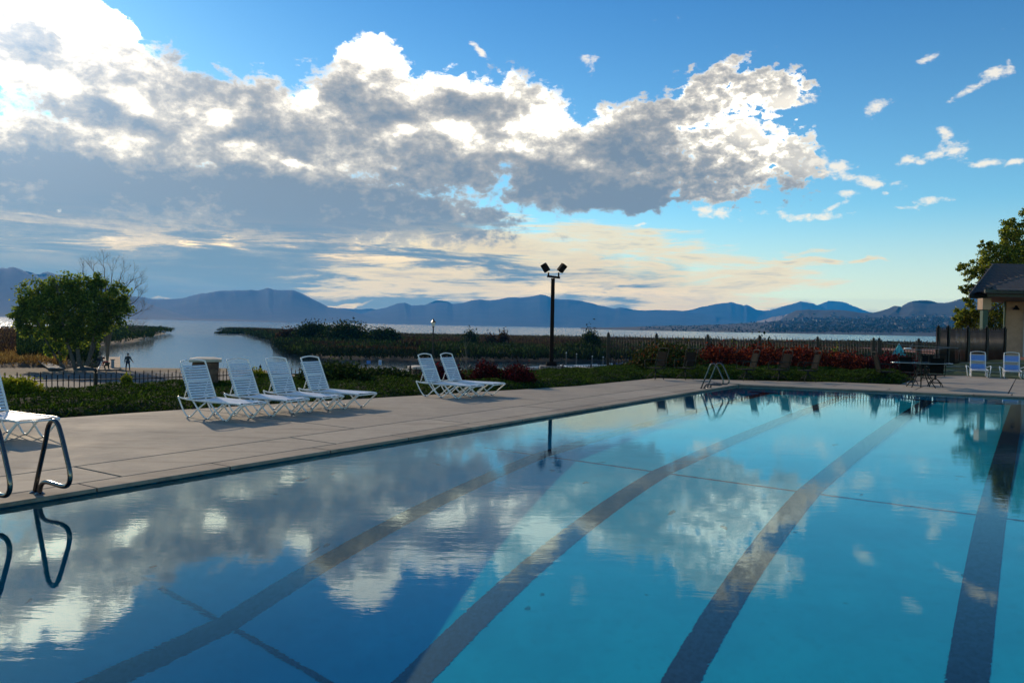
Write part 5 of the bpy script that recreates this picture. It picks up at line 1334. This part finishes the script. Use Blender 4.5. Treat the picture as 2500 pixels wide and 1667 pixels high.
stand = dict(pelvis=(0, 0, .95), belly=(0, 0, 1.12), chest=(0, 0, 1.33), neck=(0, .01, 1.50), head=(0, .02, 1.60), lsh=(-.19, 0, 1.40), lel=(-.27, -.02, 1.13), lcu=(-.29, .02, .93), lha=(-.29, .04, .86),
             rsh=(.19, 0, 1.40), rel=(.30, .03, 1.14), rcu=(.42, .10, .96), rha=(.46, .12, .90), lhip=(-.10, 0, .90), lkn=(-.15, .01, .50), lan=(-.17, -.01, .09), lto=(-.19, .13, .04),
             rhip=(.10, 0, .90), rkn=(.14, .02, .50), ran=(.17, 0, .09), rto=(.20, .14, .04))
p = gp(312, 905, -3.55); p.z = -3.58
person('person in dark jacket and jeans standing by the water with one arm held out', p, rad(12), stand, M_JKT, M_JEAN, hat=M_JKT)
bend = dict(pelvis=(0, 0, .72), belly=(0, .10, .84), chest=(0, .30, .90), neck=(0, .46, .88), head=(0, .55, .84), lsh=(-.17, .34, .90), lel=(-.20, .42, .64), lcu=(-.17, .50, .46), lha=(-.16, .53, .40),
            rsh=(.17, .34, .90), rel=(.21, .42, .64), rcu=(.18, .50, .46), rha=(.17, .53, .40), lhip=(-.12, 0, .68), lkn=(-.20, .20, .40), lan=(-.18, 0, .09), lto=(-.19, .14, .04),
            rhip=(.12, 0, .68), rkn=(.20, .20, .40), ran=(.18, 0, .09), rto=(.20, .14, .04))
p = gp(262, 904, -3.55); p.z = -3.58
person('person in red jacket and pale cap bending down beside the ramp', p, rad(55), bend, mat('red_jacket', (0.35, 0.03, 0.02), 0.8), mat('olive_trousers', (0.035, 0.040, 0.022), 0.9), hat=mat('pale_cap', (0.7, 0.66, 0.58), 0.8))
p = gp(240, 898, -3.55); p.z = -3.45
person('person in grey jacket leaning over at the left of the wooden ramp', p, rad(-75), {k: (v[0], v[1] * .8, v[2] * 1.18) for k, v in bend.items()}, mat('grey_jacket', (0.09, 0.11, 0.11), 0.85), M_JEAN)

# ------------------------------------------------------------------ wooden ramp, posts, covered skiff
M_WOOD = mat('weathered_planks', (0.24, 0.17, 0.12), 0.85, bump=0.5, bscale=30, var=0.3, vscale=4)
a0 = gp(240, 902, -3.4); a1 = gp(293, 902, -3.4); a2 = gp(292, 871, -3.9); a3 = gp(252, 871, -3.9)
r = thing('boat_ramp_dock', 'wooden plank dock ramp beside the standing person at the inlet', 'dock', (a0.x, a0.y, -3.4))
og = Vector((a0.x, a0.y, -3.4)); K = 9
for k in range(K):
    f0, f1 = k / K, (k + 0.9) / K
    q = [a0.lerp(a3, f0), a1.lerp(a2, f0), a1.lerp(a2, f1), a0.lerp(a3, f1)]; q = [x - og for x in q]
    MB().add(q + [x - Vector((0, 0, .06)) for x in q], [(0, 1, 2, 3), (7, 6, 5, 4), (0, 4, 5, 1), (1, 5, 6, 2), (2, 6, 7, 3), (3, 7, 4, 0)]).obj('plank', M_WOOD, r)
MB().tube([a0.lerp(a3, .0) - og + Vector((0, 0, .05)), a3 - og + Vector((0, 0, .05))], 0.06, 6).obj('kerb', M_WHT, r)
MB().tube([a1 - og + Vector((0, 0, .05)), a2 - og + Vector((0, 0, .05))], 0.06, 6).obj('kerb', M_WOOD, r)
MB().tube([a0 - og + Vector((0, 0, -.15)), a1 - og + Vector((0, 0, -.15))], 0.16, 6).obj('float', M_RUB, r)
M_PILE = mat('mooring_pile', (0.10, 0.095, 0.09), 0.8)
for i, (px, y0, y1) in enumerate(((246, 857, 890), (242, 862, 890))):
    a = gp(px, y1, -3.9); c = dp(px, y0, a.y); r = thing('mooring_post', ('taller', 'shorter')[i] + ' thin post at the left side of the wooden ramp', 'post', a); MB().tube([(0, 0, -.5), (0, 0, c.z - a.z)], 0.06, 6).obj('shaft', M_PILE, r)
a = gp(275, 900, -3.5); r = thing('information_board', 'small grey blue board standing in front of the wooden ramp', 'sign', a)
MB().box((0, 0, 0.45), (0.30, 0.04, 0.9)).obj('panel', mat('grey_blue_panel', (0.20, 0.25, 0.30), 0.6), r); MB().box((0, 0, 0.93), (0.46, 0.10, 0.06)).obj('hood', M_RUB, r)
a = gp(208, 905, -3.55); r = thing('covered_skiff', 'dark covered skiff lying on the car park below the leafy tree', 'boat', a, rad(5))
b = MB(); vs_ = []; fs_ = []; n = 9
for i in range(n):
    x = -0.9 + 1.8 * i / (n - 1); w_ = 0.40 * (1 - abs(x / 0.95) ** 3) + .03
    for q in range(7): an = math.pi * q / 6; vs_.append((x, -w_ * math.cos(an), 0.46 * math.sin(an) * (0.55 + .45 * (1 - abs(x) / .95))))
for i in range(n - 1):
    for q in range(6): fs_.append((i * 7 + q, i * 7 + q + 1, (i + 1) * 7 + q + 1, (i + 1) * 7 + q))
b.add(vs_, fs_).obj('hull', mat('dark_tarp', (0.03, 0.035, 0.035), 0.6), r, smooth=True)
MB().tube([(-.95, 0, .12), (.95, 0, .12)], 0.03, 6).obj('keel', M_RUB, r)

# ------------------------------------------------------------------ marina: posts, floating dock, blue boats, signs, lantern
for i, (px, y0, y1, lb) in enumerate(((1425, 862, 893, 'first pale mooring post right of the floodlight mast'), (1466, 865, 893, 'second pale mooring post right of the floodlight mast'),
                                      (1407, 872, 888, 'short mooring post close to the floodlight mast'), (1445, 871, 892, 'thin pale mooring post above the blue boat'))):
    pass
for px, y0, y1, lb in ((1382, 861, 892, 'pale mooring post nearest the floodlight mast, tallest of four'), (1407, 864, 893, 'second pale mooring post right of the floodlight mast'),
                       (1445.5, 870, 893, 'third pale mooring post, just left of the small blue boat'), (1472.5, 872, 890, 'shortest pale mooring post, beside the corner fence post')):
    a = gp(px, y1, ZL); c = dp(px, y0, a.y); r = thing('mooring_post', lb, 'post', a); MB().tube([(0, 0, -.8), (0, 0, c.z - a.z)], 0.075, 8).obj('shaft', M_PILE, r); MB().lathe([(0.085, 0), (0.085, .05), (0.01, .12)], 8, (0, 0, c.z - a.z - .02)).obj('cap', M_WHT, r)
M_DOCK = mat('floating_dock', (0.26, 0.24, 0.22), 0.8, var=0.2, vscale=1.5)
def dock(label, pts, w_, z=ZL + 0.35):
    P_ = [gp(x, y, z) for x, y in pts]; o_ = P_[0].copy(); r = thing('floating_dock', label, 'dock', (o_.x, o_.y, z)); L = (P_[1] - P_[0]); d_ = L.normalized(); n_ = Vector((-d_.y, d_.x, 0)) * w_ / 2
    K = max(3, int(L.length / 2.4))
    for k in range(K):
        a = P_[0].lerp(P_[1], k / K); c = P_[0].lerp(P_[1], (k + .96) / K); q = ccw([a - n_, c - n_, c + n_, a + n_])
        MB().prism([(x[0] - o_.x, x[1] - o_.y) for x in q], -0.28, 0).obj('deck_section', M_DOCK, r)
    for s in (-1, 1): MB().tube([P_[0] + n_ * s - o_ + Vector((0, 0, .02)), P_[1] + n_ * s - o_ + Vector((0, 0, .02))], 0.05, 5).obj('rub_rail', M_WHT, r)
dock('long floating dock crossing behind the floodlight plinth', [(1296, 897), (1470, 891)], 1.8)
dock('short pale floating dock angled towards the low wall', [(1385, 892), (1432, 900)], 2.0)
M_BOAT = mat('blue_gelcoat', (0.010, 0.06, 0.32), 0.25)
q = gp(1511, 893, ZL); q = dp(1511, 893, 100); q.z = ZL
r = thing('pontoon_boat', 'dark blue boat with upright side panels, leftmost two pale, behind the corner fence post', 'boat', q, rad(4))
MB().box((0, 0, 0.45), (3.0, 1.8, 0.5), top=(1, .9)).obj('hull', M_BOAT, r, bevel=.06)
for k in range(10):
    x = -1.4 + k * 0.31; MB().box((x, -0.80, 1.02), (0.24, 0.05, 0.68)).obj('side_panel', (mat('pale_blue_panel', (0.35, 0.50, 0.62), 0.4) if k < 2 else M_BOAT), r, bevel=.01)
MB().box((0, -0.80, 1.40), (3.0, 0.07, 0.05)).obj('top_rail', M_WHT, r); MB().box((0.1, 0.1, 0.95), (2.7, 1.5, 0.55)).obj('cover', mat('navy_canvas', (0.008, 0.02, 0.07), 0.8), r, bevel=.05)
q = dp(1468, 897, 95); q.z = ZL
r = thing('paddle_boat', 'small blue and white boat with raised white stern left of the corner post', 'boat', q, rad(10))
b = MB(); vs_ = []; fs_ = []; n = 8
for i in range(n):
    x = -0.75 + 1.5 * i / (n - 1); w_ = 0.36 * math.sqrt(max(0.02, 1 - (x / 0.80) ** 4)); t_ = 0.40 + (0.22 if x > 0.4 else 0)
    for yy, z_ in ((-w_, t_), (-w_ * .7, 0.02), (w_ * .7, 0.02), (w_, t_)): vs_.append((x, yy, z_))
for i in range(n - 1):
    for c in range(4): fs_.append((i * 4 + c, i * 4 + (c + 1) % 4, (i + 1) * 4 + (c + 1) % 4, (i + 1) * 4 + c))
fs_ += [(0, 1, 2, 3), tuple((n - 1) * 4 + c for c in (3, 2, 1, 0))]
b.add(vs_, fs_).obj('hull', M_BOAT, r); MB().tube(curve_pts([(.45, 0, .5), (.68, 0, .75), (.78, 0, 1.0)], 4), .07, 6).obj('stern', M_WHT, r); MB().box((-.25, 0, .46), (.8, .6, .1)).obj('seat', M_WHT, r, bevel=.03)
# parking signs
def sign(label, px, py, wpx, hpx, Y, face_m, wheel=False, name='road_sign'):
    c = dp(px, py, Y); k = Y / FOC; r = thing(name, label, 'sign', (c.x, c.y, -3.6))
    z = c.z + 3.6; MB().tube([(0, .03, 0), (0, .03, z)], 0.03, 6).obj('post', M_PILE, r)
    f = MB().box((0, 0, z), (wpx * k, 0.02, hpx * k)).obj('panel', face_m, r)
    if wheel:   # seated wheelchair figure
        wm = M_WHT; s = hpx * k / 2
        MB().box((0, -.012, z), (wpx * k * .78, 0.006, hpx * k * .8)).obj('blue_field', mat('sign_blue', (0.02, 0.16, 0.50), 0.4), f)
        b = MB(); y = -.018
        b.tube([(-.02 + .2 * s * math.cos(a), y, z - .18 * s + .2 * s * math.sin(a)) for a in [math.pi * (0.6 + 1.3 * i / 10) for i in range(11)]], .016, 4)
        b.tube([(-.03 * s, y, z + .36 * s), (-.02 * s, y, z + .02), (.16 * s, y, z + .02), (.26 * s, y, z - .30 * s)], .018, 4); b.tube([(-.03 * s, y, z + .18 * s), (.14 * s, y, z + .18 * s)], .016, 4)
        b.lathe([(0.0, 0), (.05, .0), (.05, .05), (0, .06)], 8, (-.03 * s, y, z + .42 * s)); b.obj('wheelchair_symbol', wm, f)
    return r
sign('blue and white wheelchair parking sign above the low juniper', 928, 885, 7.5, 12, 60, M_WHT, True)
sign('small blue sign with white plate below, left of the wheelchair sign', 900, 884, 9.5, 8, 62, mat('sign_blue', (0.02, 0.16, 0.50), 0.4))
# lantern post
c = dp(1058, 793, 45); z0 = -3.4
r = thing('lantern_post', 'thin black lantern post between the two pairs of shrubs on the marsh', 'street lamp', (c.x, c.y, z0)); zt = dp(1058, 797, 45).z - z0
MB().tube([(0, 0, 0), (0, 0, .8), (0, 0, .82), (0, 0, zt)], [.07, .06, .045, .035], 8).obj('pole', M_IRON, r)
lan = MB(); lan.lathe([(.06, zt), (.13, zt + .24)], 6); lan.obj('lantern_glass', mat('lamp_glass', (0.75, 0.72, 0.62), 0.2), r)
MB().lathe([(.15, zt + .24), (.12, zt + .28), (.05, zt + .36), (.02, zt + .42), (.005, zt + .46)], 6).obj('lantern_roof', M_IRON, r); MB().lathe([(.05, zt - .04), (.08, zt), (.06, zt + .01)], 6).obj('lantern_base', M_IRON, r)

# ------------------------------------------------------------------ houses on the right hillside
M_HWALL = [mat('house_pale', (0.30, 0.29, 0.28), 0.8), mat('house_tan', (0.20, 0.17, 0.14), 0.8), mat('house_blue', (0.12, 0.15, 0.19), 0.8)]
M_HROOF = mat('house_roof', (0.06, 0.055, 0.055), 0.8)
dg = bpy.context.evaluated_depsgraph_get(); SC.view_layers[0].update(); dg = bpy.context.evaluated_depsgraph_get()
hm = {}
for k, (w_, d_, h_) in enumerate(((14, 10, 5), (20, 11, 6), (11, 9, 4.5))):
    bw = MB().box((0, 0, h_ / 2 - 2), (w_, d_, h_ + 4)).mesh('wall'); bw.materials.append(M_HWALL[k])
    rf = MB().add([(-w_ / 2 - 1, -d_ / 2 - 1, h_), (w_ / 2 + 1, -d_ / 2 - 1, h_), (w_ / 2 + 1, d_ / 2 + 1, h_), (-w_ / 2 - 1, d_ / 2 + 1, h_), (-w_ / 2, 0, h_ + 3), (w_ / 2, 0, h_ + 3)], [(0, 1, 5, 4), (2, 3, 4, 5), (0, 4, 3), (1, 2, 5), (0, 3, 2, 1)]).mesh('roof'); rf.materials.append(M_HROOF); hm[k] = (bw, rf)
cnt = 0; rr = random.Random(4); tries = 0
HL = ('distant pale house among dark trees on the right hillside', 'distant wide tan house on the right hillside above the lake', 'distant small blue grey house on the right hillside')
while cnt < 90 and tries < 900:
    tries += 1; px = rr.uniform(1930, 2330); py = rr.uniform(772, 806) if rr.random() < .8 else rr.uniform(766, 780)
    if rr.random() < .1: px = rr.uniform(1880, 1930); py = rr.uniform(792, 800)
    d = ray(px, py); hit, loc, nrm, idx_, ob, _ = SC.ray_cast(dg, CAM + d * 1500, d, distance=6000)
    if not hit or ob.name.split('.')[0] not in ('right_hills', 'right_shore') or loc.z < ZL + 1: continue
    k = rr.choice((0, 1, 2, 2)); r = thing('house', HL[k], 'house', loc, rr.uniform(-.5, .5), group=('pale hillside houses', 'tan hillside houses', 'blue grey hillside houses')[k])
    link('wall', hm[k][0], r); link('roof', hm[k][1], r); cnt += 1
# tree cover among them, counted by nobody
n = 9000; pts = []
for _ in range(4200):
    px = rr.uniform(1560, 2450) if rr.random() < .25 else rr.uniform(1880, 2450); py = rr.uniform(776, 812); d = ray(px, py); hit, loc, nrm, idx_, ob, _x = SC.ray_cast(dg, CAM + d * 1200, d, distance=6000)
    if hit and ob.name.split('.')[0] in ('right_hills', 'right_shore') and loc.z < 60:
        for q in range(3): pts.append((loc.x + rr.uniform(-12, 12), loc.y + rr.uniform(-12, 12), loc.z + rr.uniform(0, 4)))
if pts:
    tag(leaves('hillside_trees', np.array(pts), 2.6, mat('far_tree_green', (0.012, 0.020, 0.010), 0.9), aspect=0.8), 'dark trees covering the lower right hillside and shore', 'trees', kind='stuff')
# ------------------------------------------------------------------ air between here and the mountains
m = bpy.data.materials.new('lake_air'); m.use_nodes = True; m.node_tree.nodes.clear(); t = NT(m.node_tree)
vv = t.new('ShaderNodeVolumePrincipled')
vv.inputs['Color'].default_value = (0.04, 0.43, 0.98, 1); vv.inputs['Density'].default_value = 0.95e-4; vv.inputs['Anisotropy'].default_value = 0.0
t.l.new(vv.outputs[0], t.new('ShaderNodeOutputMaterial').inputs['Volume'])
hb = MB().box((0, 5100, 271), (31000, 17200, 558)).obj('haze', m); tag(hb, kind='stuff')
